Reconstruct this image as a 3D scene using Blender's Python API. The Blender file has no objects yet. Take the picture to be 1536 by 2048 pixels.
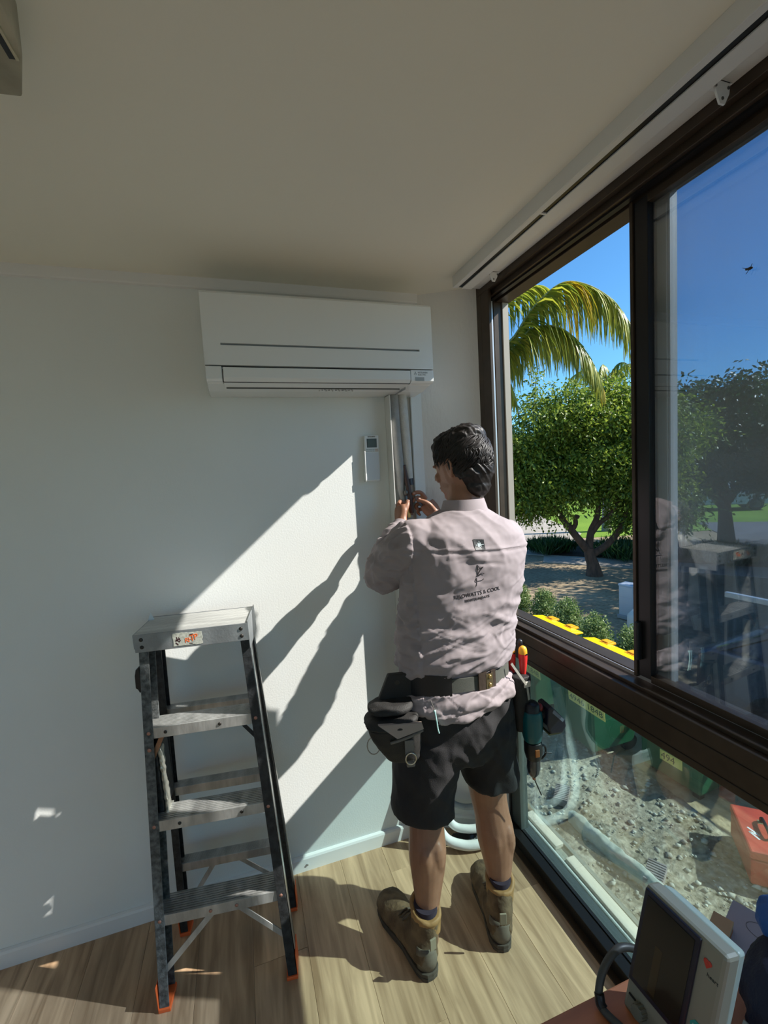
import bpy, bmesh, math, random
import numpy as np
from mathutils import Vector, Matrix, noise, Quaternion
from mathutils.bvhtree import BVHTree

# ------------------------------------------------------------------ camera, sky, sun, exposure
SC = bpy.context.scene
COL = SC.collection
cam_d = bpy.data.cameras.new('camera'); cam = bpy.data.objects.new('camera', cam_d); COL.objects.link(cam)
cam_d.sensor_fit = 'HORIZONTAL'; cam_d.sensor_width = 36.0; cam_d.lens = 889.1/1536*36.0
cam_d.clip_start = 0.02; cam_d.clip_end = 400
YAW, PIT, ROL = .3106, -.0812, -.0564
fw = Vector((math.sin(YAW)*math.cos(PIT), math.cos(YAW)*math.cos(PIT), math.sin(PIT)))
rt = Vector((math.cos(YAW), -math.sin(YAW), 0)); up = rt.cross(fw)
r_ = rt*math.cos(ROL) + up*math.sin(ROL); u_ = -rt*math.sin(ROL) + up*math.cos(ROL)
cam.matrix_world = Matrix(((r_.x, u_.x, -fw.x, 0), (r_.y, u_.y, -fw.y, -1.78), (r_.z, u_.z, -fw.z, 1.62), (0, 0, 0, 1)))
SC.camera = cam

SUN_DIR = Vector((1.0, -.42, .85)).normalized()      # towards the sun
w = bpy.data.worlds.new('world'); SC.world = w; w.use_nodes = True
nt = w.node_tree; nt.nodes.clear()
sky = nt.nodes.new('ShaderNodeTexSky'); sky.sky_type = 'NISHITA'; sky.sun_disc = False
sky.sun_elevation = math.asin(SUN_DIR.z); sky.sun_rotation = math.atan2(SUN_DIR.x, SUN_DIR.y)
sky.air_density = 1.0; sky.dust_density = 0.3; sky.ozone_density = 3.0
mul = nt.nodes.new('ShaderNodeMix'); mul.data_type = 'RGBA'; mul.blend_type = 'MULTIPLY'; mul.inputs[0].default_value = 1
mul.inputs[7].default_value = (.50, .90, 1.12, 1)
bg = nt.nodes.new('ShaderNodeBackground'); bg.inputs[1].default_value = 0.185
wo = nt.nodes.new('ShaderNodeOutputWorld')
nt.links.new(sky.outputs[0], mul.inputs[6]); nt.links.new(mul.outputs[2], bg.inputs[0]); nt.links.new(bg.outputs[0], wo.inputs[0])

sl = bpy.data.lights.new('sun', 'SUN'); sl.energy = 9.5; sl.angle = math.radians(.55); sl.color = (1.0, .955, .88)
so = bpy.data.objects.new('sun', sl); COL.objects.link(so)
so.rotation_euler = SUN_DIR.to_track_quat('Z', 'Y').to_euler(); so.location = (12, -5, 10)
# fill lights added behind the camera, set in unseen openings of the back and side walls
def area(name, loc, rot, sx, sy, e, col):
    l = bpy.data.lights.new(name, 'AREA'); l.shape = 'RECTANGLE'; l.size = sx; l.size_y = sy; l.energy = e; l.color = col
    o = bpy.data.objects.new(name, l); COL.objects.link(o); o.location = loc; o.rotation_euler = rot; return o
area('fill_back_opening', (-.4, -5.02, 1.0), (math.radians(118), 0, 0), 1.9, 2.0, 3.6, (.93, 1.0, .98))  # added fill, tilted up to brighten the ceiling
area('fill_side_opening', (-3.02, -2.6, 1.45), (0, math.radians(-90), 0), 1.1, 1.7, 1.0, (.93, 1.0, .97))  # added fill from the side, no such window is known

SC.view_settings.view_transform = 'Standard'; SC.view_settings.look = 'None'
SC.view_settings.exposure = 0.0; SC.view_settings.gamma = 1.0; SC.view_settings.use_curve_mapping = False
SC.cycles.max_bounces = 10; SC.cycles.diffuse_bounces = 6; SC.cycles.transparent_max_bounces = 24
SC.cycles.glossy_bounces = 5; SC.cycles.sample_clamp_indirect = 8
SC.cycles.use_denoising = True

PI = math.pi
random.seed(7); rng = np.random.default_rng(7)

# ------------------------------------------------------------------ materials
def mat(name, col, rough=.6, metal=0, var=.0, vscale=8., bump=0., bscale=60., col2=None, stretch=None, spec=.5, detail=4., emit=None, coat=0., sss=0.):
    m = bpy.data.materials.new(name); m.use_nodes = True
    n = m.node_tree; b = n.nodes['Principled BSDF']; L = n.links.new
    b.inputs['Base Color'].default_value = (*col, 1); b.inputs['Roughness'].default_value = rough
    b.inputs['Metallic'].default_value = metal; b.inputs['Specular IOR Level'].default_value = spec
    if coat: b.inputs['Coat Weight'].default_value = coat
    if sss: b.inputs['Subsurface Weight'].default_value = sss; b.inputs['Subsurface Scale'].default_value = .01; b.inputs['Subsurface Radius'].default_value = (1, .35, .2)
    tc = n.nodes.new('ShaderNodeTexCoord'); mp = n.nodes.new('ShaderNodeMapping'); L(tc.outputs['Object'], mp.inputs[0])
    if stretch: mp.inputs['Scale'].default_value = stretch
    if var or col2:
        no = n.nodes.new('ShaderNodeTexNoise'); no.inputs['Scale'].default_value = vscale; no.inputs['Detail'].default_value = detail
        L(mp.outputs[0], no.inputs[0])
        cr = n.nodes.new('ShaderNodeValToRGB'); e = cr.color_ramp.elements
        c2 = col2 or tuple(min(1, c*(1+var)) for c in col); c1 = col if col2 else tuple(c*(1-var) for c in col)
        e[0].position = .35; e[0].color = (*c1, 1); e[1].position = .65; e[1].color = (*c2, 1)
        L(no.outputs[0], cr.inputs[0]); L(cr.outputs[0], b.inputs['Base Color'])
    if bump:
        nb = n.nodes.new('ShaderNodeTexNoise'); nb.inputs['Scale'].default_value = bscale; nb.inputs['Detail'].default_value = 3
        L(mp.outputs[0], nb.inputs[0]); bp = n.nodes.new('ShaderNodeBump'); bp.inputs['Strength'].default_value = bump
        bp.inputs['Distance'].default_value = .004
        L(nb.outputs[0], bp.inputs['Height']); L(bp.outputs[0], b.inputs['Normal'])
    return m

def glass_mat(name, tint, boost=1.0, dirt=0.0):
    """tinted architectural glass: what passes is tinted, what reflects follows the angle of view (Schlick)"""
    m = bpy.data.materials.new(name); m.use_nodes = True; n = m.node_tree; n.nodes.clear(); L = n.links.new
    ge = n.nodes.new('ShaderNodeNewGeometry'); dt = n.nodes.new('ShaderNodeVectorMath'); dt.operation = 'DOT_PRODUCT'
    L(ge.outputs['Normal'], dt.inputs[0]); L(ge.outputs['Incoming'], dt.inputs[1])
    def M(op, a, b=None):
        x = n.nodes.new('ShaderNodeMath'); x.operation = op
        for i, v in enumerate((a, b)):
            if v is None: continue
            if isinstance(v, (int, float)): x.inputs[i].default_value = v
            else: L(v, x.inputs[i])
        return x.outputs[0]
    c = M('ABSOLUTE', dt.outputs['Value']); k = M('POWER', M('SUBTRACT', 1.0, c), 5.0)
    f = M('MULTIPLY', M('ADD', M('MULTIPLY', k, .955), .045), boost)
    tr = n.nodes.new('ShaderNodeBsdfTransparent'); tr.inputs[0].default_value = (*tint, 1)
    gl = n.nodes.new('ShaderNodeBsdfGlossy'); gl.inputs['Roughness'].default_value = 0.0; gl.inputs[0].default_value = (1, 1, 1, 1)
    mx = n.nodes.new('ShaderNodeMixShader'); L(f, mx.inputs[0]); L(tr.outputs[0], mx.inputs[1]); L(gl.outputs[0], mx.inputs[2])
    out = n.nodes.new('ShaderNodeOutputMaterial')
    if dirt:
        df = n.nodes.new('ShaderNodeBsdfDiffuse'); df.inputs[0].default_value = (.8, .8, .78, 1)
        tc = n.nodes.new('ShaderNodeTexCoord'); no = n.nodes.new('ShaderNodeTexNoise'); no.inputs['Scale'].default_value = 14; no.inputs['Detail'].default_value = 8
        L(tc.outputs['Object'], no.inputs[0]); d2 = M('MULTIPLY', M('POWER', no.outputs[0], 3.0), dirt)
        m2 = n.nodes.new('ShaderNodeMixShader'); L(d2, m2.inputs[0]); L(mx.outputs[0], m2.inputs[1]); L(df.outputs[0], m2.inputs[2]); L(m2.outputs[0], out.inputs[0])
    else: L(mx.outputs[0], out.inputs[0])
    return m

WALL = mat('wall_paint', (.775, .80, .785), .55, bump=.12, bscale=160, var=.015, vscale=2)
REVEAL = mat('textured_paint', (.78, .77, .74), .5, bump=.5, bscale=70, stretch=(1, 1, .45))
CEIL = mat('ceiling_paint', (.88, .85, .74), .7, bump=.05, bscale=120)
TRIMW = mat('white_trim', (.80, .80, .79), .4)
BRONZE = mat('bronze_aluminium', (.060, .042, .028), .38, metal=.4, var=.12, vscale=20)
BLACKA = mat('black_aluminium', (.012, .011, .012), .35, metal=.2)
GREYA = mat('grey_aluminium', (.13, .15, .14), .42, metal=.5)
SILVER = mat('silver_strip', (.55, .55, .54), .35, metal=.7)
WHITEP = mat('white_plastic', (.80, .82, .82), .22, coat=.3)
RAILW = mat('white_blind_rail', (.72, .72, .70), .4)
BLACK = mat('black_plastic', (.012, .012, .014), .4)
GLASS_LO = glass_mat('tinted_lower_glass', (.70, .825, .82), 3.0, .06)
GLASS_UP = glass_mat('tinted_upper_glass', (.77, .82, .87), 2.8, .04)

def wood_floor(name, tone, seed):
    m = bpy.data.materials.new(name); m.use_nodes = True; n = m.node_tree; b = n.nodes['Principled BSDF']; L = n.links.new
    tc = n.nodes.new('ShaderNodeTexCoord'); mp = n.nodes.new('ShaderNodeMapping'); L(tc.outputs['Object'], mp.inputs[0])
    mp.inputs['Scale'].default_value = (1, .09, 1); mp.inputs['Location'].default_value = (seed*3.7, seed*1.3, 0)
    oi = n.nodes.new('ShaderNodeObjectInfo'); va = n.nodes.new('ShaderNodeVectorMath'); va.operation = 'MULTIPLY_ADD'
    va.inputs[1].default_value = (31, 17, 5); L(oi.outputs['Random'], va.inputs[0]); L(mp.outputs[0], va.inputs[2]); mp = va
    a = n.nodes.new('ShaderNodeTexNoise'); a.inputs['Scale'].default_value = 38; a.inputs['Detail'].default_value = 6; a.inputs['Distortion'].default_value = .6
    c = n.nodes.new('ShaderNodeTexNoise'); c.inputs['Scale'].default_value = 7; c.inputs['Detail'].default_value = 3; c.inputs['Distortion'].default_value = 1.2
    L(mp.outputs[0], a.inputs[0]); L(mp.outputs[0], c.inputs[0])
    r1 = n.nodes.new('ShaderNodeValToRGB'); e = r1.color_ramp.elements
    e[0].position = .36; e[0].color = (tone*.27, tone*.168, tone*.092, 1); e[1].position = .64; e[1].color = (tone*.66, tone*.455, tone*.28, 1)
    mx = n.nodes.new('ShaderNodeMath'); mx.operation = 'MULTIPLY_ADD'; mx.inputs[1].default_value = .55
    ad = n.nodes.new('ShaderNodeMath'); ad.operation = 'MULTIPLY'; ad.inputs[1].default_value = .45
    L(c.outputs[0], ad.inputs[0]); L(a.outputs[0], mx.inputs[0]); L(ad.outputs[0], mx.inputs[2]); L(mx.outputs[0], r1.inputs[0])
    L(r1.outputs[0], b.inputs['Base Color']); b.inputs['Roughness'].default_value = .42
    bp = n.nodes.new('ShaderNodeBump'); bp.inputs['Strength'].default_value = .15; bp.inputs['Distance'].default_value = .002
    L(a.outputs[0], bp.inputs['Height']); L(bp.outputs[0], b.inputs['Normal'])
    return m
FLOORM = [wood_floor('vinyl_plank_%s' % n, t, i) for i, (n, t) in enumerate((('warm', .98), ('pale', 1.1), ('dull', .88), ('mid', 1.02)))]

# ------------------------------------------------------------------ mesh helpers
class MB:
    def __init__(s): s.v = []; s.f = []
    def add(s, v, f):
        k = len(s.v); s.v += [tuple(p) for p in v]; s.f += [tuple(i+k for i in q) for q in f]; return s
    def box(s, x0, x1, y0, y1, z0, z1):
        x0, x1 = sorted((x0, x1)); y0, y1 = sorted((y0, y1)); z0, z1 = sorted((z0, z1))
        return s.add([(x0,y0,z0),(x1,y0,z0),(x1,y1,z0),(x0,y1,z0),(x0,y0,z1),(x1,y0,z1),(x1,y1,z1),(x0,y1,z1)],
                     [(0,3,2,1),(4,5,6,7),(0,1,5,4),(1,2,6,5),(2,3,7,6),(3,0,4,7)])
    def bar(s, a, b, w, h, upv=(0, 0, 1)):
        """rectangular bar from a to b; w across, h along upv"""
        a = Vector(a); b = Vector(b); d = (b-a).normalized(); x = d.cross(Vector(upv)).normalized(); y = x.cross(d).normalized()
        x *= w/2; y *= h/2
        v = [a-x-y, a+x-y, a+x+y, a-x+y, b-x-y, b+x-y, b+x+y, b-x+y]
        return s.add(v, [(0,3,2,1),(4,5,6,7),(0,1,5,4),(1,2,6,5),(2,3,7,6),(3,0,4,7)][:] )
    def tube(s, pts, rad, n=12, side=None, smooth=0, cap=True):
        """tapered tube; rad per point: float or (a,b) with a along side"""
        P = [Vector(p) for p in pts]; R = [(r, r) if isinstance(r, (int, float)) else tuple(r) for r in (rad if isinstance(rad, (list, tuple)) and len(rad) == len(pts) and not (len(pts) == 2 and isinstance(rad, tuple)) else [rad]*len(pts))]
        if smooth:
            Q = []; S = []
            for i in range(len(P)-1):
                p0 = P[max(i-1, 0)]; p1 = P[i]; p2 = P[i+1]; p3 = P[min(i+2, len(P)-1)]
                r0 = R[max(i-1, 0)]; r1 = R[i]; r2 = R[i+1]; r3 = R[min(i+2, len(P)-1)]
                for k in range(smooth):
                    t = k/smooth
                    def cr(a, b, c, d): return .5*((2*b)+(-a+c)*t+(2*a-5*b+4*c-d)*t*t+(-a+3*b-3*c+d)*t**3)
                    Q.append(Vector([cr(p0[j], p1[j], p2[j], p3[j]) for j in range(3)]))
                    S.append(tuple(max(.0003, cr(r0[j], r1[j], r2[j], r3[j])) for j in range(2)))
            Q.append(P[-1]); S.append(R[-1]); P = Q; R = S
        k0 = len(s.v); X = None
        for i, p in enumerate(P):
            d = (P[min(i+1, len(P)-1)]-P[max(i-1, 0)]).normalized()
            if side is not None: x = Vector(side)
            elif X is not None: x = X
            else: x = Vector((1, 0, 0)) if abs(d.x) < .8 else Vector((0, 1, 0))
            x = (x - d*x.dot(d)).normalized(); y = d.cross(x); X = x
            for j in range(n):
                a = 2*PI*j/n; s.v.append(tuple(p + x*math.cos(a)*R[i][0] + y*math.sin(a)*R[i][1]))
        m = len(P)
        for i in range(m-1):
            for j in range(n):
                a = k0+i*n+j; b = k0+i*n+(j+1) % n; s.f.append((a, b, b+n, a+n))
        if cap: s.f.append(tuple(k0+j for j in reversed(range(n)))); s.f.append(tuple(k0+(m-1)*n+j for j in range(n)))
        return s
    def rings(s, rings, n=28, cap=True, sq=2.0):
        """closed loft through horizontal rings (cx,cy,z,rx,ry[,tilt])"""
        k0 = len(s.v)
        for q in rings:
            cx, cy, z, rx, ry = q[:5]; t = q[5] if len(q) > 5 else 0
            for j in range(n):
                a = 2*PI*j/n; c, d = math.cos(a), math.sin(a)
                c = math.copysign(abs(c)**(2/sq), c); d = math.copysign(abs(d)**(2/sq), d)
                s.v.append((cx+rx*c, cy+ry*d, z+t*rx*c))
        for i in range(len(rings)-1):
            for j in range(n):
                a = k0+i*n+j; b = k0+i*n+(j+1) % n; s.f.append((a, b, b+n, a+n))
        if cap: s.f.append(tuple(k0+j for j in reversed(range(n)))); s.f.append(tuple(k0+(len(rings)-1)*n+j for j in range(n)))
        return s
    def ball(s, c, r, rot=None, n=14):
        c = Vector(c); r = (r, r, r) if isinstance(r, (int, float)) else r; k0 = len(s.v); m = n//2
        R = rot.to_matrix() if rot is not None else Matrix.Identity(3)
        s.v.append(tuple(c+R@Vector((0, 0, -r[2]))))
        for i in range(1, m):
            ph = -PI/2+PI*i/m
            for j in range(n):
                a = 2*PI*j/n; s.v.append(tuple(c+R@Vector((r[0]*math.cos(ph)*math.cos(a), r[1]*math.cos(ph)*math.sin(a), r[2]*math.sin(ph)))))
        s.v.append(tuple(c+R@Vector((0, 0, r[2])))); last = len(s.v)-1
        for j in range(n): s.f.append((k0, k0+1+(j+1) % n, k0+1+j))
        for i in range(m-2):
            for j in range(n):
                a = k0+1+i*n+j; b = k0+1+i*n+(j+1) % n; s.f.append((a, b, b+n, a+n))
        o = k0+1+(m-2)*n
        for j in range(n): s.f.append((o+j, o+(j+1) % n, last))
        return s
    def prism(s, poly, axis, a, b):
        """extrude a polygon given in the two other axes along axis from a to b"""
        n = len(poly)
        def P(u, v, t): return {'x': (t, u, v), 'y': (u, t, v), 'z': (u, v, t)}[axis]
        return s.add([P(u, v, a) for u, v in poly]+[P(u, v, b) for u, v in poly],
                     [tuple(range(n))[::-1], tuple(range(n, 2*n))]+[(i, (i+1) % n, n+(i+1) % n, n+i) for i in range(n)])
    def xf(s, M, k0=0):
        for i in range(k0, len(s.v)): s.v[i] = tuple(M @ Vector(s.v[i]))
        return s
    def mesh(s, name):
        me = bpy.data.meshes.new(name); me.from_pydata(s.v, [], s.f)
        bm = bmesh.new(); bm.from_mesh(me); bmesh.ops.recalc_face_normals(bm, faces=bm.faces); bm.to_mesh(me); bm.free()
        return me
    def build(s, name, m, parent=None, bevel=0, smooth=None, loc=None):
        me = s.mesh(name)
        if m is not None: me.materials.append(m)
        o = bpy.data.objects.new(name, me); COL.objects.link(o)
        if loc is not None: o.location = loc
        if parent is not None: o.parent = parent
        if smooth is not None:
            me.polygons.foreach_set('use_smooth', [True]*len(me.polygons))
            if smooth < 180: me.set_sharp_from_angle(angle=math.radians(smooth))
        if bevel:
            b = o.modifiers.new('bevel', 'BEVEL'); b.width = bevel; b.segments = 2; b.limit_method = 'ANGLE'; b.angle_limit = math.radians(40)
        return o
def raw(name, verts, faces, m, parent=None, smooth=False):
    """fast numpy mesh: verts (n,3), faces (k,3|4)"""
    me = bpy.data.meshes.new(name); verts = np.asarray(verts, np.float32); faces = np.asarray(faces, np.int32); k = faces.shape[1]
    me.vertices.add(len(verts)); me.vertices.foreach_set('co', verts.ravel())
    me.loops.add(faces.size); me.loops.foreach_set('vertex_index', faces.ravel())
    me.polygons.add(len(faces)); me.polygons.foreach_set('loop_start', np.arange(0, faces.size, k, dtype=np.int32))
    me.polygons.foreach_set('loop_total', np.full(len(faces), k, np.int32)) if bpy.app.version < (4, 1) else None
    if smooth: me.polygons.foreach_set('use_smooth', np.ones(len(faces), bool))
    me.update(calc_edges=True); me.validate()
    for q in (m if isinstance(m, (list, tuple)) else [m]): me.materials.append(q)
    o = bpy.data.objects.new(name, me); COL.objects.link(o)
    if parent is not None: o.parent = parent
    return o
def tag(o, label=None, cat=None, group=None, kind=None):
    if label: o['label'] = label
    if cat: o['category'] = cat
    if group: o['group'] = group
    if kind: o['kind'] = kind
    return o
def thing(name, label, cat, loc=(0, 0, 0), rz=0, group=None):
    o = bpy.data.objects.new(name, None); COL.objects.link(o); o.location = loc; o.rotation_euler = (0, 0, rz); o.empty_display_size = .1
    return tag(o, label, cat, group)
def struct(o, label=None): o['kind'] = 'structure'; o['label'] = label if label else o.name; return o
def sempty(name, label):
    o = bpy.data.objects.new(name, None); COL.objects.link(o); o.empty_display_size = .1; return struct(o, label)
def copy_tree(o, parent=None):
    c = o.copy(); COL.objects.link(c); c.parent = parent
    for ch in list(o.children): copy_tree(ch, c)
    return c
def remesh(name, mb, voxel, m, parent=None, smooth_it=4, disp=None):
    """fuse the overlapping closed volumes of mb into one continuous surface"""
    o = mb.build('tmp', None); r = o.modifiers.new('r', 'REMESH'); r.mode = 'VOXEL'; r.voxel_size = voxel; r.use_smooth_shade = True
    if smooth_it: sm = o.modifiers.new('s', 'SMOOTH'); sm.iterations = smooth_it; sm.factor = .6
    dg = bpy.context.evaluated_depsgraph_get(); me = bpy.data.meshes.new_from_object(o.evaluated_get(dg)); me.name = name
    bpy.data.objects.remove(o)
    me.polygons.foreach_set('use_smooth', [True]*len(me.polygons))
    if disp:
        nv = len(me.vertices); co = np.empty(nv*3); me.vertices.foreach_get('co', co); co = co.reshape(-1, 3)
        no = np.empty(nv*3, np.float32); me.vertex_normals.foreach_get('vector', no); no = no.reshape(-1, 3)
        d = np.array([disp(c, q) for c, q in zip(co, no)]); co = co+no*d[:, None]
        me.vertices.foreach_set('co', co.ravel()); me.update()
    me.materials.clear(); me.materials.append(m)
    q = bpy.data.objects.new(name, me); COL.objects.link(q)
    if parent is not None: q.parent = parent
    return q
def text(name, s, size, M, m, parent=None, depth=.0004, align='LEFT', shear=0, spacing=1.0):
    cu = bpy.data.curves.new(name, 'FONT'); cu.body = s; cu.size = size; cu.extrude = depth; cu.align_x = align; cu.shear = shear; cu.space_character = spacing
    cu.resolution_u = 3
    o = bpy.data.objects.new('t', cu); COL.objects.link(o); dg = bpy.context.evaluated_depsgraph_get()
    me = bpy.data.meshes.new_from_object(o.evaluated_get(dg)); bpy.data.objects.remove(o); me.name = name
    me.transform(M); me.materials.clear(); me.materials.append(m)
    q = bpy.data.objects.new(name, me); COL.objects.link(q)
    if parent is not None: q.parent = parent
    return q
def frame(o, x, y):
    """matrix with columns x, y, x×y and origin o"""
    x = Vector(x).normalized(); z = x.cross(Vector(y)).normalized(); y = z.cross(x)
    return Matrix(((x.x, y.x, z.x, o[0]), (x.y, y.y, z.y, o[1]), (x.z, y.z, z.z, o[2]), (0, 0, 0, 1)))

# ================================================================== ROOM SHELL
H = 2.365
fl = sempty('floor', 'wood-look vinyl plank floor with gaps between planks')
MB().box(-3.1, 1.02, -5.1, .1, -.2, -.006).build('subfloor', mat('subfloor', (.12, .08, .05), .8), fl)
PW, PL = .182, 1.22
plank_mesh = {}
def plank(x0, x1, y0, y1, k):
    key = (round(x1-x0, 3), round(y1-y0, 3), k)
    if key not in plank_mesh:
        w2, l2, e = (x1-x0)/2-.00025, (y1-y0)/2-.00025, .0008
        v = [(-w2, -l2, -.006), (w2, -l2, -.006), (w2, l2, -.006), (-w2, l2, -.006),
             (-w2, -l2, -e), (w2, -l2, -e), (w2, l2, -e), (-w2, l2, -e), (-w2+e, -l2+e, 0), (w2-e, -l2+e, 0), (w2-e, l2-e, 0), (-w2+e, l2-e, 0)]
        b = MB().add(v, [(0, 3, 2, 1), (0, 1, 5, 4), (1, 2, 6, 5), (2, 3, 7, 6), (3, 0, 4, 7), (4, 5, 9, 8), (5, 6, 10, 9), (6, 7, 11, 10), (7, 4, 8, 11), (8, 9, 10, 11)])
        me = b.mesh('plank'); me.materials.append(FLOORM[k]); plank_mesh[key] = me
    o = bpy.data.objects.new('plank', plank_mesh[key]); COL.objects.link(o); o.parent = fl; o.location = ((x0+x1)/2, (y0+y1)/2, 0)
i = 0; x = 1.012
offs = [.33, .78, .12, .55, .95, .26, .68, .05, .47, .88, .18, .60, .99, .37, .81, .09, .52, .29, .73, .02, .44, .9, .15, .65]
while x > -3.0:
    x0 = max(x-PW, -3.0); y = 0.0; L_ = PL*offs[i % 24]
    while y > -5.0:
        y0 = max(y-L_, -5.0); plank(x0, x, y0, y, random.randrange(4)); y = y0; L_ = PL
    x = x0; i += 1
struct(MB().box(-3.1, 1.13, -5.1, .15, H, H+.5).build('ceiling', CEIL), 'plain off-white ceiling')
struct(MB().box(-3.1, .766, 0, .15, -.2, H).build('wall_left', WALL), 'smooth white wall carrying the air conditioner')
struct(MB().prism([(.766, 0), (.98, -.118), (1.05, -.127), (1.10, -.127), (1.10, .15), (.766, .15)], 'z', -.2, H).build('wall_corner', REVEAL), 'short angled textured wall between corner and window')
struct(MB().box(.985, 1.14, -5.1, -2.75, -.2, H).build('wall_right', WALL), 'wall beyond the window, outside the picture')
# unseen back and side walls behind the camera, with openings added for the fill lights
struct(MB().box(-3.1, -1.4, -5.1, -5.0, -.2, H).box(.6, 1.13, -5.1, -5.0, -.2, H).box(-1.4, .6, -5.1, -5.0, 2.1, H).build('wall_back', WALL), 'back wall behind the camera')
struct(MB().box(-3.1, -3.0, -5.1, -3.5, -.2, H).box(-3.1, -3.0, -1.7, .1, -.2, H).box(-3.1, -3.0, -3.5, -1.7, -.2, .9).box(-3.1, -3.0, -3.5, -1.7, 2.0, H).build('wall_side', WALL), 'side wall behind the camera')
# baseboards: top slightly rounded
def skirting(name, a, b, lab):
    a = Vector(a); b = Vector(b); d = (b-a).normalized(); nrm = Vector((d.y, -d.x, 0)); t = .013
    prof = [(0, 0), (t, 0), (t, .052), (t*.75, .060), (t*.2, .064), (0, .064)]
    v = [a+nrm*p+Vector((0, 0, q)) for p, q in prof]+[b+nrm*p+Vector((0, 0, q)) for p, q in prof]; n = 6
    return struct(MB().add(v, [tuple(range(n)), tuple(range(n, 2*n))[::-1]]+[(i, (i+1) % n, n+(i+1) % n, n+i) for i in range(n)]).build(name, TRIMW), lab)
skirting('baseboard_left', (-3, 0, 0), (.764, 0, 0), 'low white baseboard along the left wall')
skirting('baseboard_corner', (.766, 0, 0), (.985, -.121, 0), 'low white baseboard on the angled wall')
struct(MB().prism([(-.011, 2.329), (0, 2.327), (0, H), (-.014, H), (-.014, 2.334)], 'x', -3, .764).build('trim_1', TRIMW), 'flat white cornice strip below the ceiling')
sc1 = MB(); sc1.tube([(.146, -.0135, .028), (.146, -.017, .028)], .0045, 10); struct(sc1.build('trim_2', SILVER), 'small screw head on the baseboard')

# ================================================================== WINDOW (upper sliding part + fixed lower panes)
wn = sempty('window_1', 'dark bronze sliding window above fixed lower panes')
Y0, Y1 = -.118, -2.75
def wp(name, m, *boxes, bevel=.0015, label=None):
    b = MB()
    for q in boxes: b.box(*q)
    o = b.build(name, m, wn, bevel=bevel)
    if label: o['label'] = label
    return o
wp('head', BRONZE, (.98, 1.10, Y1, Y0, 2.322, H), (1.000, 1.10, Y1, Y0-.03, 2.302, 2.322), (1.038, 1.10, Y1, Y0-.05, 2.290, 2.302))
wp('head_track', BLACKA, (1.012, 1.030, Y1, Y0-.04, 2.296, 2.303), bevel=0)
wp('jamb', BRONZE, (.98, 1.10, Y0-.035, Y0, .88, 2.322), (.98, .992, -.210, Y0-.035, .99, 2.322), (1.03, 1.10, -.165, Y0-.035, .99, 2.322))
wp('jamb_strip', SILVER, (1.012, 1.018, -.178, Y0-.035, 1.02, 2.29), bevel=0, label='pale aluminium strip inside the window jamb')
wp('jamb_trim', mat('putty_strip', (.33, .31, .26), .5), (1.068, 1.094, -.172, -.165, 1.02, 2.29), bevel=0)
wp('transom', BRONZE, (.98, 1.10, Y1, Y0, .88, .995), (1.0, 1.10, Y1, Y0, .995, 1.006), (1.046, 1.10, Y1, Y0, 1.006, 1.018))
wp('transom_line', BLACKA, (.9785, .9795, Y1, Y0, .955, .957), (.9785, .9795, Y1, Y0, .900, .902), bevel=0)
wp('sill_track', SILVER, (1.040, 1.043, Y1, Y0-.04, 1.006, 1.016), bevel=0, label='thin bright sill track')
wp('end_jamb', BRONZE, (.98, 1.10, Y1, Y1+.06, 0, 2.322))
# sliding sash: interlocking stile (black) with brown edge, slim rails, pane, latch
sash = bpy.data.objects.new('sliding_sash', None); COL.objects.link(sash); sash.parent = wn
def sub(name, m, bev, *boxes):
    b = MB()
    for q in boxes: b.box(*q)
    return b.build(name, m, sash, bevel=bev)
sub('stile', BLACKA, .0015, (1.035, 1.062, -.873, -.832, 1.018, 2.29))
sub('stile_edge', BRONZE, .001, (1.030, 1.066, -.832, -.822, 1.012, 2.295))
sub('rail', BRONZE, .001, (1.035, 1.062, -1.80, -.873, 1.010, 1.030)); sub('rail', BRONZE, .001, (1.035, 1.062, -1.80, -.873, 2.272, 2.292))
sub('stile', BLACKA, .0015, (1.035, 1.062, -1.84, -1.80, 1.018, 2.29))
MB().box(1.046, 1.051, -1.805, -.865, 1.025, 2.277).build('pane', GLASS_UP, sash)
sub('latch', BLACK, .004, (1.018, 1.036, -.846, -.832, 1.065, 1.175)); 
fx = MB().box(1.078, 1.083, Y1+.05, -.87, 1.018, 2.29).build('pane', GLASS_UP, wn)
wp('back_stile', mat('back_stile_paint', (.16, .15, .12), .5), (1.066, 1.095, -.900, -.855, 1.018, 2.29), label='beige stile of the fixed pane seen through the sash')
wp('back_stile_edge', mat('stile_edge_grey', (.22, .22, .20), .5), (1.070, 1.094, -.906, -.901, 1.018, 2.29), bevel=0)
# lower part
wp('lower_jamb', GREYA, (1.052, 1.090, -.205, -.125, .045, .88), label='jamb of the lower pane, greyed to show reflected light')  # same bronze frame; grey colour paints in the light reflected onto it
wp('jamb_gasket', BLACK, (1.046, 1.052, -.140, -.128, .0, .88), bevel=0)
wp('bottom_rail', BLACKA, (1.012, 1.048, Y1, -.125, 0, .048))
wp('bottom_rail_step', GREYA, (1.048, 1.056, Y1, -.125, 0, .040))
wp('floor_angle', BRONZE, (.99, 1.012, Y1, -.125, 0, .006), bevel=0)
wp('gasket', BLACK, (1.056, 1.066, Y1, -.125, .036, .046), bevel=0)
MB().box(1.066, 1.072, Y1+.05, -.20, .036, .885).build('pane', GLASS_LO, wn)
wp('outer_sill', GREYA, (1.074, 1.175, Y1, .1, -.10, -.06))
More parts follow.
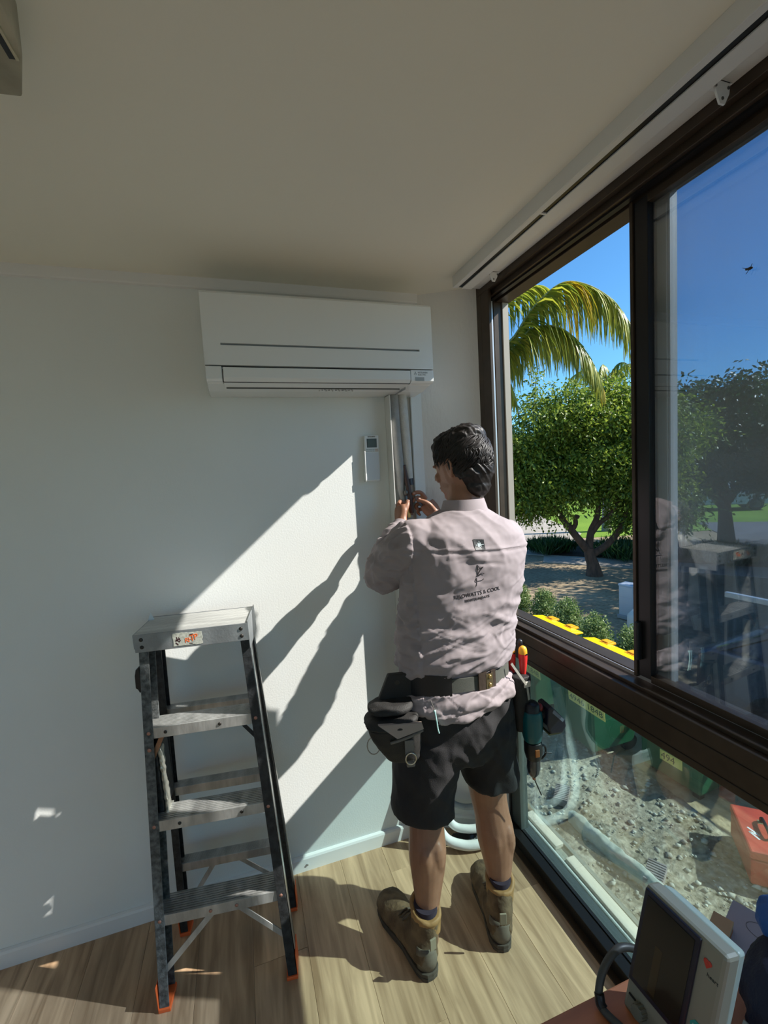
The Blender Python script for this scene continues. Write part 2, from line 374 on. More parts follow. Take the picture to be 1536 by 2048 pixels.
# insect on the glass
ins = MB().ball((0, 0, 0), (.0035, .006, .003)).ball((0, .006, .001), (.0025, .003, .0025)).tube([(0, 0, 0), (.004, -.002, .009)], .0006, 5).tube([(0, 0, 0), (-.002, .006, -.009)], .0006, 5).tube([(0, .003, 0), (0, .014, .007)], .0006, 5)
io = ins.build('insect', mat('insect_body', (.03, .025, .02), .5), loc=(1.040, -1.110, 2.005), smooth=60); tag(io, 'tiny dark insect on the upper right window pane', 'insect')

# ================================================================== BLIND HEADRAIL
rl = thing('blind_headrail', 'long white blind headrail with dark slot under the ceiling above window', 'blind rail', (.87, -.19, 2.33))
b = MB()
ox, oy, oz = .87, -.19, 2.33
def rb(x0, x1, y0, y1, z0, z1): b.box(x0-ox, x1-ox, y0-oy, y1-oy, z0-oz, z1-oz)
rb(.838, .842, -2.7, -.19, 2.323, H); rb(.842, .858, -2.7, -.19, 2.323, 2.327); rb(.876, .918, -2.7, -.19, 2.323, 2.327); rb(.914, .918, -2.7, -.19, 2.327, H)
b.build('channel', RAILW, rl, bevel=.0008)
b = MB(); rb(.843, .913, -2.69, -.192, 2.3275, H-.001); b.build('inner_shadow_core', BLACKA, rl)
b = MB(); rb(.858, .876, -.690, -.684, 2.3235, 2.336); b.build('runner', RAILW, rl)
b = MB(); rb(.842, .9135, -.1915, -.19, 2.327, H-.001); b.build('end_cap', RAILW, rl)
b = MB(); rb(.9181, .979, -2.7, -.15, 2.345, H); b.build('packer', RAILW, rl)
def bracket(y, s, lab):
    t = thing('blind_bracket', lab, 'bracket', (.93, y, 2.345), 0)
    pl = MB().prism([(-.030*s, 0), (.030*s, 0), (.026*s, -.030*s), (.010*s, -.058*s), (-.008*s, -.058*s), (-.022*s, -.03*s)], 'y', -.002, .002)
    pl.xf(Matrix.Translation((.018, 0, .0)))
    pl.build('plate', WHITEP, t, bevel=.0006)
    MB().box(-.012, .045, -.002, .028*s, -.003, 0).build('foot', WHITEP, t, bevel=.0006)
    for dx, dz in ((.018, -.045*s), (.000, -.018*s), (.034, -.016*s)):
        MB().tube([(dx, -.0035, dz), (dx, -.0015, dz)], .0042*s, 10).build('screw', mat('screw_grey', (.2, .2, .2), .4, metal=.8) if 'screw_grey' not in bpy.data.materials else bpy.data.materials['screw_grey'], t)
    return t
bracket(-.30, .62, 'small white bracket at the far end of the blind rail'); bracket(-1.115, .75, 'larger white bracket at the near end of the blind rail')

# ceiling-mounted box at the top left corner of the picture
cbx = thing('ceiling_box', 'grimy beige ceiling-mounted box at the top left corner', 'ceiling fitting', (-.45, -1.0, H))
GB = mat('grimy_beige', (.40, .37, .28), .7, var=.25, vscale=9, bump=.2)
pg = [(-.296, -.837), (-.263, -.922), (-.256, -.97), (-.262, -1.25), (-.70, -1.25), (-.70, -.80)]
MB().prism([(x+.45, y+1.0) for x, y in pg], 'z', -.075, 0).build('housing', GB, cbx, bevel=.003)
MB().bar((-.272+.45, -.915+1.0, -.0765), (-.285+.45, -1.20+1.0, -.0765), .004, .004).build('slot_edge', mat('slot_edge_pale', (.55, .50, .36), .5), cbx)
MB().bar((-.279+.45, -.915+1.0, -.0758), (-.294+.45, -1.20+1.0, -.0758), .008, .003).build('slot', BLACK, cbx)
# ================================================================== AIR CONDITIONER
def boxc(mb, c, x0, x1, y0, y1, z0, z1): return mb.box(x0-c[0], x1-c[0], y0-c[1], y1-c[1], z0-c[2], z1-c[2])
ac = thing('air_conditioner', 'white wall-mounted split air conditioner under the ceiling', 'air conditioner', (.33, 0, 2.08))
AX0, AX1 = -.405, .405      # local
# side profile (y, z local): body
prof = [(-.001, .165), (-.170, .165), (-.184, .155), (-.184, -.068), (-.186, -.110), (-.165, -.122), (-.09, -.132), (-.001, -.136)]
MB().prism(prof, 'x', AX0, AX1).build('body', WHITEP, ac, bevel=.004)
fp = [(-.186, .170), (-.197, .166), (-.201, .155), (-.203, -.066), (-.200, -.070), (-.186, -.070)]
# front panel in four pieces round the long recessed slot
SL0, SL1, SZ0, SZ1 = -.352, .352, -.004, .003
b = MB()
def band(z0, z1, x0, x1): return MB().box(x0, x1, -.2025, -.186, z0, z1)
pan = MB().box(AX0, AX1, -.2025, -.186, SZ1, .160).prism([(-.186, .171), (-.196, .168), (-.2025, .160), (-.186, .160)], 'x', AX0, AX1)
pan.box(AX0, AX1, -.2025, -.186, -.068, SZ0).box(AX0, SL0, -.2025, -.186, SZ0, SZ1).box(SL1, AX1, -.2025, -.186, SZ0, SZ1)
fpn = pan.build('front_panel', WHITEP, ac)
MB().box(SL0, SL1, -.1925, -.1865, SZ0, SZ1).build('slot', mat('slot_grey', (.25, .27, .29), .5), fpn)
MB().box(AX0+.001, AX1-.001, -.1868, -.184, -.0715, -.068).build('shadow_gap', BLACK, ac)
# lower front: flap between left and right corner pieces
MB().prism([(-.184, -.0715), (-.2015, -.0715), (-.2015, -.112), (-.192, -.118), (-.18, -.12), (-.17, -.1)], 'x', AX0, AX0+.050).build('corner_piece', WHITEP, ac, bevel=.002)
cr_ = MB().prism([(-.184, -.0715), (-.2015, -.0715), (-.2015, -.112), (-.192, -.118), (-.18, -.12), (-.17, -.1)], 'x', AX1-.092, AX1).build('corner_piece', WHITEP, ac, bevel=.002)
flap = MB().prism([(-.186, -.0745), (-.2025, -.0745), (-.204, -.108), (-.196, -.118), (-.150, -.130), (-.150, -.124), (-.19, -.108)], 'x', AX0+.054, AX1-.095).build('flap', WHITEP, ac, bevel=.0012)
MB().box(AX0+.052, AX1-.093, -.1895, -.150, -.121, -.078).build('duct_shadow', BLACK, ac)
MB().box(AX0+.06, AX1-.12, -.147, -.1455, -.1336, -.120).build('duct_line', mat('duct_line_grey', (.10, .10, .095), .6), ac)
LOGO = mat('logo_grey', (.33, .35, .37), .4)
lg = MB()
for a in (90, 210, 330):
    a = math.radians(a); d = Vector((math.cos(a), 0, math.sin(a))); p = Vector((-d.z, 0, d.x))
    c = Vector((.331, -.2022, -.0845)); w_ = .0042
    lg.add([c, c+d*w_*.9+p*w_*.52, c+d*w_*1.8, c+d*w_*.9-p*w_*.52]+[v+Vector((0, .0006, 0)) for v in (c, c+d*w_*.9+p*w_*.52, c+d*w_*1.8, c+d*w_*.9-p*w_*.52)], [(0, 1, 2, 3), (7, 6, 5, 4)])
lg.build('emblem', LOGO, ac)
FRONT = lambda x, y, z: frame((x, y, z), (1, 0, 0), (0, 0, 1))
text('lettering', 'MITSUBISHI', .0078, FRONT(.341, -.2018, -.0835), LOGO, ac); text('lettering', 'ELECTRIC', .0078, FRONT(.341, -.2018, -.0915), LOGO, ac)
MB().box(.330, .366, -.2022, -.2012, -.112, -.098).build('display_window', mat('display_grey', (.36, .38, .38), .3), ac)
# underside: small grey printed marks, corner cover
mk = MB()
random.seed(3)
for k in range(16):
    x = -.02+.0085*k; mk.box(x, x+random.uniform(.003, .007), -.106-.01*(k % 3), -.100-.01*(k % 3), -.1322, -.1300)
mk.build('printed_marks', mat('mark_grey', (.35, .37, .36), .6), ac)
MB().box(.300, .3008, -.17, -.01, -.1370, -.128).build('seam', LOGO, ac)

# ================================================================== REMOTE CONTROL
rc = thing('remote_control', 'white air conditioner remote with grey screen on the wall', 'remote control', (.5285, 0, 1.694), 0)
rc.rotation_euler = (0, math.radians(0.5), 0)
MB().box(-.0305, .0305, -.020, -.004, -.093, .094).build('case', WHITEP, rc, bevel=.004)
MB().box(-.0335, -.0295, -.022, -.001, -.094, .03).box(-.0335, .02, -.012, -.001, -.0945, -.09).build('wall_holder', WHITEP, rc, bevel=.0015)
MB().box(-.0335, -.029, -.0235, -.020, -.090, -.062).build('clip', mat('clip_white', (.9, .9, .9), .3), rc, bevel=.001)
MB().box(-.021, .021, -.0208, -.019, .044, .080).build('screen_frame', mat('screen_frame_dark', (.05, .06, .06), .3), rc)
MB().box(-.0185, .0185, -.0212, -.020, .0465, .0775).build('screen', mat('lcd_grey', (.10, .125, .12), .25), rc)
MB().box(-.0285, .0285, -.0212, -.0195, -.088, .024).build('sliding_cover', mat('cover_bluegrey', (.62, .66, .70), .35), rc, bevel=.0015)
text('lettering', 'MITSUBISHI', .0062, FRONT(-.016, -.0206, .0855), BLACK, rc)
bt = mat('button_tan', (.50, .38, .30), .5); bg_ = mat('button_grey', (.45, .48, .48), .5)
for j in range(2):
    for k, (x, wd) in enumerate(((-.026, .012), (-.012, .012), (.002, .009), (.013, .013))):
        MB().box(x, x+wd, -.0215, -.019, .0275+.0065*j, .0320+.0065*j).build('button', bt if k == 3 else bg_, rc)

# ================================================================== PIPES BEHIND THE TECHNICIAN
FOAM = mat('grey_foam', (.30, .30, .29), .85, bump=.4, bscale=180, var=.08, vscale=30)
FOAM2 = mat('pale_foam', (.52, .51, .48), .85, bump=.4, bscale=180, var=.06, vscale=30)
CREAM = mat('cream_duct', (.60, .585, .53), .5)
COPPER = mat('copper_pipe', (.60, .30, .14), .3, metal=.9)
BRASS = mat('brass_nut', (.62, .44, .16), .3, metal=.9)
du = thing('wall_duct', 'open cream pipe duct running down the wall below air conditioner', 'pipe duct', (.655, 0, 1.2))
MB().box(-.055, .060, -.003, 0, -.72, .742).build('back_plate', CREAM, du)
MB().box(-.055, -.051, -.064, -.003, -.72, .742).build('flange', mat('cream_flange', (.74, .73, .69), .45), du, bevel=.0008)
MB().box(.056, .060, -.014, -.003, -.72, .742).build('flange', CREAM, du)
pi = thing('insulated_pipe', 'dark grey insulated pipe, left of the two above hands', 'pipe', (.63, -.03, 1.93))
def rel(pts, o): return [(p[0]-o[0], p[1]-o[1], p[2]-o[2]) for p in pts]
O_ = (.63, -.03, 1.93)
MB().tube(rel([(.628, -.035, 1.955), (.628, -.035, 1.85), (.634, -.034, 1.72), (.640, -.036, 1.62), (.640, -.036, 1.56), (.648, -.040, 1.50)], O_), [.0205, .021, .0205, .019, .016, .010], 16, smooth=6).build('insulation', FOAM, pi, smooth=60)
MB().tube(rel([(.640, -.036, 1.58), (.652, -.045, 1.50), (.660, -.050, 1.44)], O_), .0062, 10, smooth=5).build('copper_pipe', COPPER, pi, smooth=60)
p2 = thing('insulated_pipe', 'pale insulated pipe, right of the two above the hands', 'pipe', (.67, -.03, 1.93))
O_ = (.67, -.03, 1.93)
MB().tube(rel([(.664, -.034, 1.955), (.668, -.034, 1.85), (.674, -.033, 1.72), (.678, -.033, 1.60)], O_), [.0195, .0205, .020, .0185], 16, smooth=6).build('insulation', FOAM2, p2, smooth=60)
MB().tube(rel([(.678, -.033, 1.602), (.680, -.034, 1.575)], O_), .0192, 16).build('tape', mat('black_tape', (.02, .018, .03), .4), p2, smooth=60)
MB().tube(rel([(.679, -.034, 1.58), (.680, -.038, 1.52), (.673, -.045, 1.45)], O_), [.012, .011, .010], 12, smooth=5).build('lower_insulation', mat('brown_foam', (.30, .22, .17), .8), p2, smooth=60)
MB().tube(rel([(.661, -.048, 1.478), (.662, -.050, 1.440)], O_), .0115, 6).build('brass_nut', BRASS, p2, bevel=.001)
dh = thing('drain_hose', 'thin dark drain hose between the two insulated pipes', 'hose', (.655, -.03, 1.60))
O_ = (.655, -.03, 1.60)
MB().tube(rel([(.655, -.050, 1.66), (.660, -.055, 1.60), (.668, -.062, 1.52), (.673, -.064, 1.46)], O_), [.004, .009, .010, .008], 10, smooth=5).build('hose', mat('dark_red_hose', (.06, .03, .025), .5), dh, smooth=60)
MB().ball((.652-O_[0], -.060-O_[1], 1.545-O_[2]), (.009, .009, .013)).build('cap', mat('dull_steel', (.16, .15, .14), .4, metal=.8), dh, smooth=60)
# wires hanging and run below the hands
cb = thing('control_cable', 'dark control cable hanging below the pipe joint', 'cable', (.66, -.05, 1.42))
O_ = (.66, -.05, 1.42)
MB().tube(rel([(.655, -.055, 1.47), (.648, -.05, 1.40), (.650, -.04, 1.30), (.645, -.03, 1.15)], O_), .0045, 8, smooth=6).build('cable', mat('navy_cable', (.02, .02, .06), .5), cb, smooth=60)
# coil of insulated pipes on the floor in the corner
random.seed(5)
CO = (.80, -.10, 0)
WHF = mat('white_pipe_insulation', (.72, .71, .68), .75, var=.06, vscale=20, bump=.2, bscale=60)
def coil(name, m, pts, rr, lab, mt=None):
    t = thing(name, lab, 'pipe', (pts[0][0], pts[0][1], 0), 0)
    MB().tube(rel(pts, (pts[0][0], pts[0][1], 0)), rr, 14, smooth=8).build('insulation', m, t, smooth=60)
    q = Vector(pts[-1]); q0 = Vector(pts[-2]); d = (q-q0).normalized()
    MB().tube(rel([q-d*.004, q+d*.018], (pts[0][0], pts[0][1], 0)), .007, 10).build('copper_end', COPPER, t, smooth=60)
    return t
coil('insulated_pipe', WHF, [(.735, -.028, .55), (.705, -.05, .35), (.690, -.085, .18), (.72, -.125, .06), (.79, -.165, .028), (.87, -.185, .026), (.945, -.18, .03), (.975, -.165, .10), (.985, -.150, .22), (.982, -.145, .34), (.965, -.14, .45)], .0195, 'thick white insulated pipe looping along the floor behind the boots, nearer loop')
coil('insulated_pipe', WHF, [(.76, -.026, .50), (.738, -.04, .33), (.745, -.07, .17), (.77, -.105, .085), (.83, -.135, .066), (.90, -.15, .072), (.945, -.15, .12), (.955, -.145, .22), (.95, -.14, .33), (.93, -.13, .40)], .0165, 'white insulated pipe looping behind the boots, inner loop against the wall')
coil('insulated_pipe', FOAM, [(.70, -.026, .60), (.70, -.030, .40), (.735, -.035, .24), (.79, -.060, .15), (.86, -.095, .13), (.92, -.125, .17), (.93, -.13, .27)], .0125, 'thin grey insulated pipe hugging the corner wall behind the boots')
bgp = thing('bin_liner', 'crumpled black plastic sheet lying behind the coiled pipes', 'plastic sheet', (.86, -.115, .0))
def crump(c, q): return .010*noise.noise(Vector(c)*38)+.006*noise.noise(Vector(c)*90)
bl = remesh('sheet', MB().ball((0, 0, .012), (.11, .040, .018)).ball((.06, -.02, .012), (.06, .035, .016)), .004, BLACK, bgp, 1, crump)

# ================================================================== STEP LADDER
LAD = thing('step_ladder', 'weathered aluminium and black double-sided step ladder by the wall', 'ladder', (-.1535, -.374, 0), -.129)
def metal_mat(name, col, rough=.38, metal=.85, sc=(1, 1, 1), var=.25, bump=.15):
    return mat(name, col, rough, metal=metal, var=var, vscale=26, stretch=sc, bump=bump, bscale=130)
ALU = metal_mat('worn_aluminium', (.46, .47, .46), .42, .6, (1, .25, .25))
ALU_TOP = mat('cap_aluminium', (.55, .56, .54), .5, metal=.35, var=.15, vscale=40, stretch=(.12, 1, 1), bump=.2, bscale=200)
FIBER = mat('dark_fibreglass', (.022, .024, .026), .5, var=.45, vscale=55, bump=.2, bscale=200, spec=.35)
FIBER_W = mat('scuffed_fibreglass', (.035, .04, .04), .55, col2=(.13, .14, .14), vscale=70, bump=.35, bscale=220, detail=8)
RUSTRIV = mat('coppery_rivet', (.42, .22, .17), .4, metal=.7)
DRIV = mat('dark_rivet', (.05, .045, .04), .4, metal=.7)
ORANGE = mat('orange_rubber', (.75, .13, .03), .5)
def rail(xb, xt, yb, yt, sgn, w_, d_, ztop=1.125, m=FIBER):
    """C-channel rail; sgn = direction (in x) its open side faces (towards the ladder centre)"""
    a = Vector((xb, yb, .012)); c = Vector((xt, yt, ztop))
    b = MB(); t = .004
    ax = (c-a).normalized(); X = Vector((1, 0, 0)); X = (X-ax*X.dot(ax)).normalized(); Y = ax.cross(X).normalized()
    if Y.y < 0: Y = -Y
    def slab(x0, x1, y0, y1):
        v = []
        for e in (a, c):
            for px, py in ((x0, y0), (x1, y0), (x1, y1), (x0, y1)): v.append(e+X*px+Y*py)
        b.add(v, [(0, 3, 2, 1), (4, 5, 6, 7), (0, 1, 5, 4), (1, 2, 6, 5), (2, 3, 7, 6), (3, 0, 4, 7)])
    xo = 0; xi = sgn*w_
    slab(min(xo, xi), max(xo, xi), 0, t)             # front flange
    slab(min(xo, sgn*t), max(xo, sgn*t), t, d_-t)     # web on the outside
    slab(min(xo, xi), max(xo, xi), d_-t, d_)         # back flange
    return b.build('rail', m, LAD, bevel=.0008)
WB, WT = .210, .168
FL = rail(-WB, -WT, 0, .118, 1, .028, .068, m=FIBER_W); FL['label'] = 'scuffed front left rail'
FR = rail(WB, WT, 0, .118, -1, .028, .068)
RL = rail(-WB+.004, -WT+.004, .235, .236, 1, .024, .045); RR = rail(WB-.004, WT-.004, .235, .236, -1, .024, .045)
def half(z): return WB+(WT-WB)*z/1.12
def fy(z): return .118*z/1.12
MB().bar((WB+.0012, .020, .09), (WT+.0012, .020+.118, 1.11), .002, .020, (0, 1, 0)).build('web_strip', metal_mat('bright_web', (.55, .56, .55), .3, .9), LAD)['label'] = 'bright aluminium web of the front right rail'
MB().bar((WB-.0025, .253, .09), (WT-.0025, .253, 1.11), .002, .012, (0, 1, 0)).build('web_strip', bpy.data.materials['bright_web'], LAD)
# treads
def tread(z, w_, y0, y1, front=True, hf=.034):
    b = MB(); n = 9; dep = y1-y0
    # ribbed top: slats with small grooves, then front lip with return
    for k in range(n):
        ya = y0+dep*k/n; yb = ya+dep/n*.72
        b.box(-w_, w_, ya, yb, z-.004, z)
    b.box(-w_, w_, y0, y1, z-.006, z-.003)
    o = b.build('tread', ALU, LAD)
    lip = MB().box(-w_, w_, y0-.0025, y0, z-hf, z+.0005).box(-w_, w_, y1, y1+.0025, z-hf*.8, z).box(-w_, w_, y0, y0+.008, z-hf, z-hf+.002)
    lip.build('lip', ALU, o, bevel=.0006)
    return o
TZ = (.285, .575, .865)
for z in TZ:
    t = tread(z, half(z)-.005, fy(z)+.004, fy(z)+.080)
    tread(z-.018, half(z)-.010, .246, .284, hf=.030)
def rivet(x, y, z, r=.0065, m=RUSTRIV):
    return MB().ball((x, y, z), (r, r*.45, r), n=12).build('rivet', m, LAD, smooth=60)
for z in TZ:
    for s in (-1, 1):
        rivet(s*(half(z)-.014), fy(z)-.001, z-.014)
rivet(-half(.80)+.014, fy(.80)-.001, .800)
for z, xs in ((.865, (-.115, .05)), (.575, (-.10, .09)), (.285, (-.035, .045))):
    for x in xs: rivet(x, fy(z)+.0005, z-.017, .0055, DRIV if z > .3 else RUSTRIV)
# cap: ribbed top plate, front and back flange, side cheeks
CZ = 1.170
b = MB()
for k in range(22):
    ya = .102+.185*k/22; b.box(-.171, .171, ya, ya+.185/22*.86, CZ-.0045, CZ-.0005)
b.box(-.171, .171, .100, .290, CZ-.006, CZ-.002)
capo = b.build('cap', ALU_TOP, LAD)
MB().box(-.171, .171, .0965, .100, CZ-.057, CZ).box(-.171, .171, .290, .2935, CZ-.045, CZ).box(-.1735, -.1705, .0965, .2935, CZ-.045, CZ).box(.1705, .1735, .0965, .2935, CZ-.085, CZ+.006).build('flange', mat('cap_flange_aluminium', (.30, .325, .34), .45, metal=.55, var=.15, vscale=18, bump=.15, bscale=150), capo, bevel=.001)
for s in (-1, 1):
    for z in (CZ-.017, CZ-.041): rivet(s*.150, .0960, z, .0062, DRIV)
# sticker with torn edges and the orange lettering
st = bpy.data.objects.new('sticker', None)
sx0, sx1, sz0, sz1 = -.058, .030, CZ-.050, CZ-.008
pts = []; random.seed(11)
for k in range(14): pts.append((sx0+(sx1-sx0)*k/13, sz0+random.uniform(-.0012, .0018)))
for k in range(1, 7): pts.append((sx1+random.uniform(-.003, .001), sz0+(sz1-sz0)*k/7))
for k in range(14): pts.append((sx1-(sx1-sx0)*k/13, sz1+random.uniform(-.0028, .001)))
for k in range(1, 6): pts.append((sx0+random.uniform(-.001, .0015), sz1-(sz1-sz0)*k/6))
so_ = MB().prism(pts, 'y', .0955, .0965).build('sticker', mat('torn_sticker', (.62, .63, .56), .6, col2=(.40, .42, .36), vscale=160, detail=8), LAD)
so_['label'] = 'torn pale sticker with a black emblem and orange lettering'
SOR = mat('sticker_orange', (.95, .16, .02), .5); SBK = mat('sticker_black', (.05, .01, .015), .6)
LF = lambda x, z: frame((x, .0952, z), (1, .0, .16), (0, 0, 1))
text('lettering', 'RH', .021, LF(-.023, CZ-.042), SOR, so_, .0003, shear=.15, spacing=.8); text('lettering', 'TP', .026, LF(-.007, CZ-.037), SOR, so_, .0003, shear=.1, spacing=.72)
em = MB()
for (x0, z0, x1, z1, h_) in ((-.050, -.034, -.036, -.026, .003), (-.049, -.029, -.037, -.037, .0028), (-.046, -.020, -.044, -.030, .0025), (-.050, -.038, -.043, -.046, .0032), (-.040, -.022, -.035, -.034, .0022), (-.007, -.018, .004, -.017, .0045), (-.010, -.044, .000, -.046, .0022)):
    em.bar((x0, .0953, CZ+z0), (x1, .0953, CZ+z1), h_, .0005, (0, 1, 0))
em.build('emblem', SBK, so_)
# diagonal braces under the treads, rear braces, spreader arms
def brace(a, b_, w_=.018, m=ALU): return MB().bar(a, b_, w_, .003, (0, 1, 0)).build('brace', m, LAD, bevel=.0005)
brace((-.035, fy(.25)+.012, .252), (-half(.10)+.012, fy(.10)+.010, .105)); brace((.055, fy(.25)+.012, .252), (half(.12)-.012, fy(.12)+.010, .125))
brace((-.070, .262, .232), (-half(.06)+.012, .258, .060), .016); brace((.020, .262, .232), (half(.08)-.012, .258, .080), .016)
brace((.115, fy(.84)+.02, .832), (half(.77)-.012, fy(.77)+.012, .770), .012, FIBER); brace((-.130, fy(.84)+.02, .832), (-half(.76)+.012, fy(.76)+.012, .755), .014, mat('rusty_brace', (.35, .17, .09), .5, metal=.6))
for s in (-1, 1):
    MB().bar((s*(half(.62)-.016), fy(.62)+.05, .62), (s*(half(.60)-.016), .250, .60), .003, .020, (0, 0, 1)).build('spreader', ALU, LAD, bevel=.0005)
# dark moulded hinge cover with a strip of silver tape behind the left rail
hc = MB().box(-.178, -.150, .10, .21, .575, .80).build('hinge_cover', FIBER, LAD, bevel=.006)
tp = remesh('tape', MB().box(-.150, -.140, .10, .135, .56, .79).box(-.185, -.140, .095, .16, .545, .575), .004, mat('crinkled_foil', (.42, .43, .38), .35, metal=.7, bump=.6, bscale=90), hc, 1, lambda c, q: .004*noise.noise(Vector(c)*60))
tp['label'] = 'crinkled silver tape'
# hook on the left side
MB().prism([(-.192, 1.03), (-.187, 1.05), (-.176, 1.058), (-.174, .985), (-.183, .972), (-.188, .985), (-.194, .99)], 'y', .12, .15).build('hook', BLACK, LAD, bevel=.002)
# rubber feet
def foot(x, y, s, d_):
    b = MB().box(x-.003*s if s > 0 else x-.033, x+.033 if s > 0 else x+.003, y-.005, y+d_+.004, 0, .012)
    b.box(x-.0045*s, x-.001*s, y-.002, y+d_, .01, .085)
    return b.build('foot', ORANGE, LAD, bevel=.002)
foot(-WB, 0, 1, .066); foot(WB, 0, -1, .066); foot(-WB+.004, .235, 1, .043); foot(WB-.004, .235, -1, .043)
for _o in list(LAD.children_recursive):
    if _o.type == 'MESH':
        for _v in _o.data.vertices: _v.co.x -= .034*_v.co.z
sh = MB().add([(-.010, 0, 0), (.011, .002, 0), (.001, .008, 0), (.001, .003, .026)], [(0, 2, 1), (0, 1, 3), (1, 2, 3), (2, 0, 3)]).build('plastic_offcut', mat('milky_plastic', (.62, .70, .74), .25), loc=(-.325, -.1, CZ))
tag(sh, 'small pointed milky plastic offcut standing on the ladder top', 'offcut')

# ================================================================== BENCH, INSTRUMENT, CABLE, BAG, CARD (lower right)
tb = thing('table', 'orange-brown wooden table at the lower right of the picture', 'table', (.66, -1.6, 0))
TW = mat('orange_brown_top', (.50, .20, .10), .45, var=.12, vscale=6, stretch=(1, 8, 1), bump=.05)
MB().box(-.29, .30, -.38, .378, .695, .72).build('table_top', TW, tb, bevel=.003)
for x in (-.26, .27):
    for y in (-.35, .345): MB().box(x-.02, x+.02, y-.02, y+.02, 0, .695).build('leg', TW, tb, bevel=.002)
for y in (.335, -.36): MB().box(-.24, .25, y, y+.02, .62, .695).build('apron', TW, tb)
rg = thing('orange_cloth', 'orange-red cloth lying on table in front of the instrument', 'cloth', (.46, -1.335, .72))
remesh('cloth', MB().box(-.06, .05, -.10, .055, .001, .009).ball((.0, -.03, .006), (.055, .07, .010)), .004, mat('orange_red_cloth', (.62, .10, .03), .8), rg, 2, lambda c, q: .003*noise.noise(Vector(c)*35) if q[2] > 0 else 0)
# instrument: bottom corner B, face leaning back, wide direction mostly -y
ins_ = thing('bench_instrument', 'pale plastic bench instrument with dark screen and knobs on table', 'instrument', (.539, -1.248, .72))
xa = Vector((.03, -1, 0)).normalized(); za = Vector((.24, -.02, 1)).normalized(); na = xa.cross(za).normalized()  # na: out of the front face
if na.x > 0: na = -na
MI = Matrix(((xa.x, za.x, na.x, 0), (xa.y, za.y, na.y, 0), (xa.z, za.z, na.z, 0), (0, 0, 0, 1)))   # local: u right, v up, w out of face
W_, V_ = .128, .212
INS = mat('pale_grey_green_case', (.27, .27, .22), .38); INS2 = mat('case_rear_mint', (.38, .47, .44), .35)
def ins(name, m, mb, bev=0, sm=None, par=ins_): mb.xf(MI); return mb.build(name, m, par, bevel=bev, smooth=sm)
ins('front_case', INS, MB().box(0, W_, 0, V_, -.030, 0), .006)
cv = [(0.004, 0.004), (W_-.004, .004), (W_-.004, V_-.004), (.004, V_-.004)]
rear = MB(); nn = 9
for k in range(nn+1):
    t = k/nn; a = math.sin(t*PI/2); ww = 1-.35*(1-math.cos(t*PI/2)); d = .0315+.036*a
    rear.v += [(W_/2+(u-W_/2)*ww, V_/2+(v-V_/2)*(ww if v < V_/2 else 1-.25*(1-math.cos(t*PI/2))), -d) for u, v in cv]
for k in range(nn):
    for j in range(4): rear.f.append((k*4+j, k*4+(j+1) % 4, k*4+4+(j+1) % 4, k*4+4+j))
rear.f.append((3, 2, 1, 0)); rear.f.append(tuple(nn*4+j for j in range(4)))
ins('rear_case', INS2, rear, .004, 40)
bz = ins('screen_bezel', mat('navy_black_bezel', (.012, .014, .030), .3), MB().box(.003, .094, .052, .207, -.001, .004), .002)
ins('screen', mat('dark_screen', (.012, .014, .011), .12), MB().box(.010, .087, .061, .199, .0035, .0048), 0, None, bz)
ins('screen_brown_panel', mat('screen_brown_area', (.035, .026, .012), .15), MB().box(.036, .048, .066, .140, .0046, .0050), 0, None, bz)  # narrow brown rectangle on the dark screen
KN = mat('knob_grey', (.16, .16, .13), .5)
for u, v, r in ((.032, .025, .011), (.072, .026, .009), (.102, .030, .007), (.112, .045, .010)):
    kb = MB()
    for k in range(12):
        a = 2*PI*k/12; kb.tube([(u+r*.86*math.cos(a), v+r*.86*math.sin(a), 0), (u+r*.86*math.cos(a), v+r*.86*math.sin(a), .012)], r*.16, 5)
    kb.tube([(u, v, 0), (u, v, .013)], (r*.88, r*.88), 20) if False else kb.tube([(u, v, 0), (u, v, .0131)], r*.88, 20)
    ins('knob', mat('navy_knob', (.02, .02, .08), .35) if u == .112 else KN, kb, .0006)
ins('switch', BLACK, MB().box(.008, .020, .028, .031, 0, .002), .0004)
ins('emblem', mat('red_emblem', (.55, .05, .03), .5), MB().ball((.1035, .184, .0005), (.0036, .0036, .0012)).ball((.108, .184, .0005), (.0036, .0036, .0012)).prism([(.1002, .1825), (.1113, .1825), (.1057, .175)], 'z', 0, .0012))
tm = text('lettering', 'heart', .0075, Matrix.Identity(4), mat('dark_print', (.04, .05, .05), .6), None, .0002); tm.data.transform(MI @ Matrix.Translation((.107, .166, .0004))); tm.parent = ins_
ins('teal_sticker', mat('teal_sticker', (.02, .33, .30), .45), MB().prism([(.098, .088), (.104, .096), (.120, .096), (.125, .089), (.118, .080), (.101, .080)], 'z', 0, .0008))
ins('sticker_stripe', mat('teal_pale_stripe', (.35, .65, .60), .5), MB().box(.102, .121, .0870, .0895, .0006, .0012))
for u, v in ((.012, .008), (.116, .008)): ins('rubber_foot', BLACK, MB().box(u-.008, u+.008, -.001, .004, -.028, -.004))
cbl = thing('power_cable', 'thick grey-black cable looping over table edge beside the instrument', 'cable', (.52, -1.24, .72))
O_ = (.52, -1.24, .72)
MB().tube(rel([(.640, -1.235, .735), (.606, -1.226, .765), (.560, -1.222, .785), (.522, -1.226, .765), (.502, -1.236, .735), (.500, -1.250, .7275), (.512, -1.29, .7275), (.53, -1.36, .7275)], O_), .0062, 12, smooth=8).build('cable', mat('grey_black_cable', (.06, .06, .055), .45), cbl, smooth=60)
MB().tube(rel([(.503, -1.236, .742), (.501, -1.241, .731), (.501, -1.247, .728)], O_), .0078, 12).build('cable_sleeve', BLACK, cbl, smooth=60)
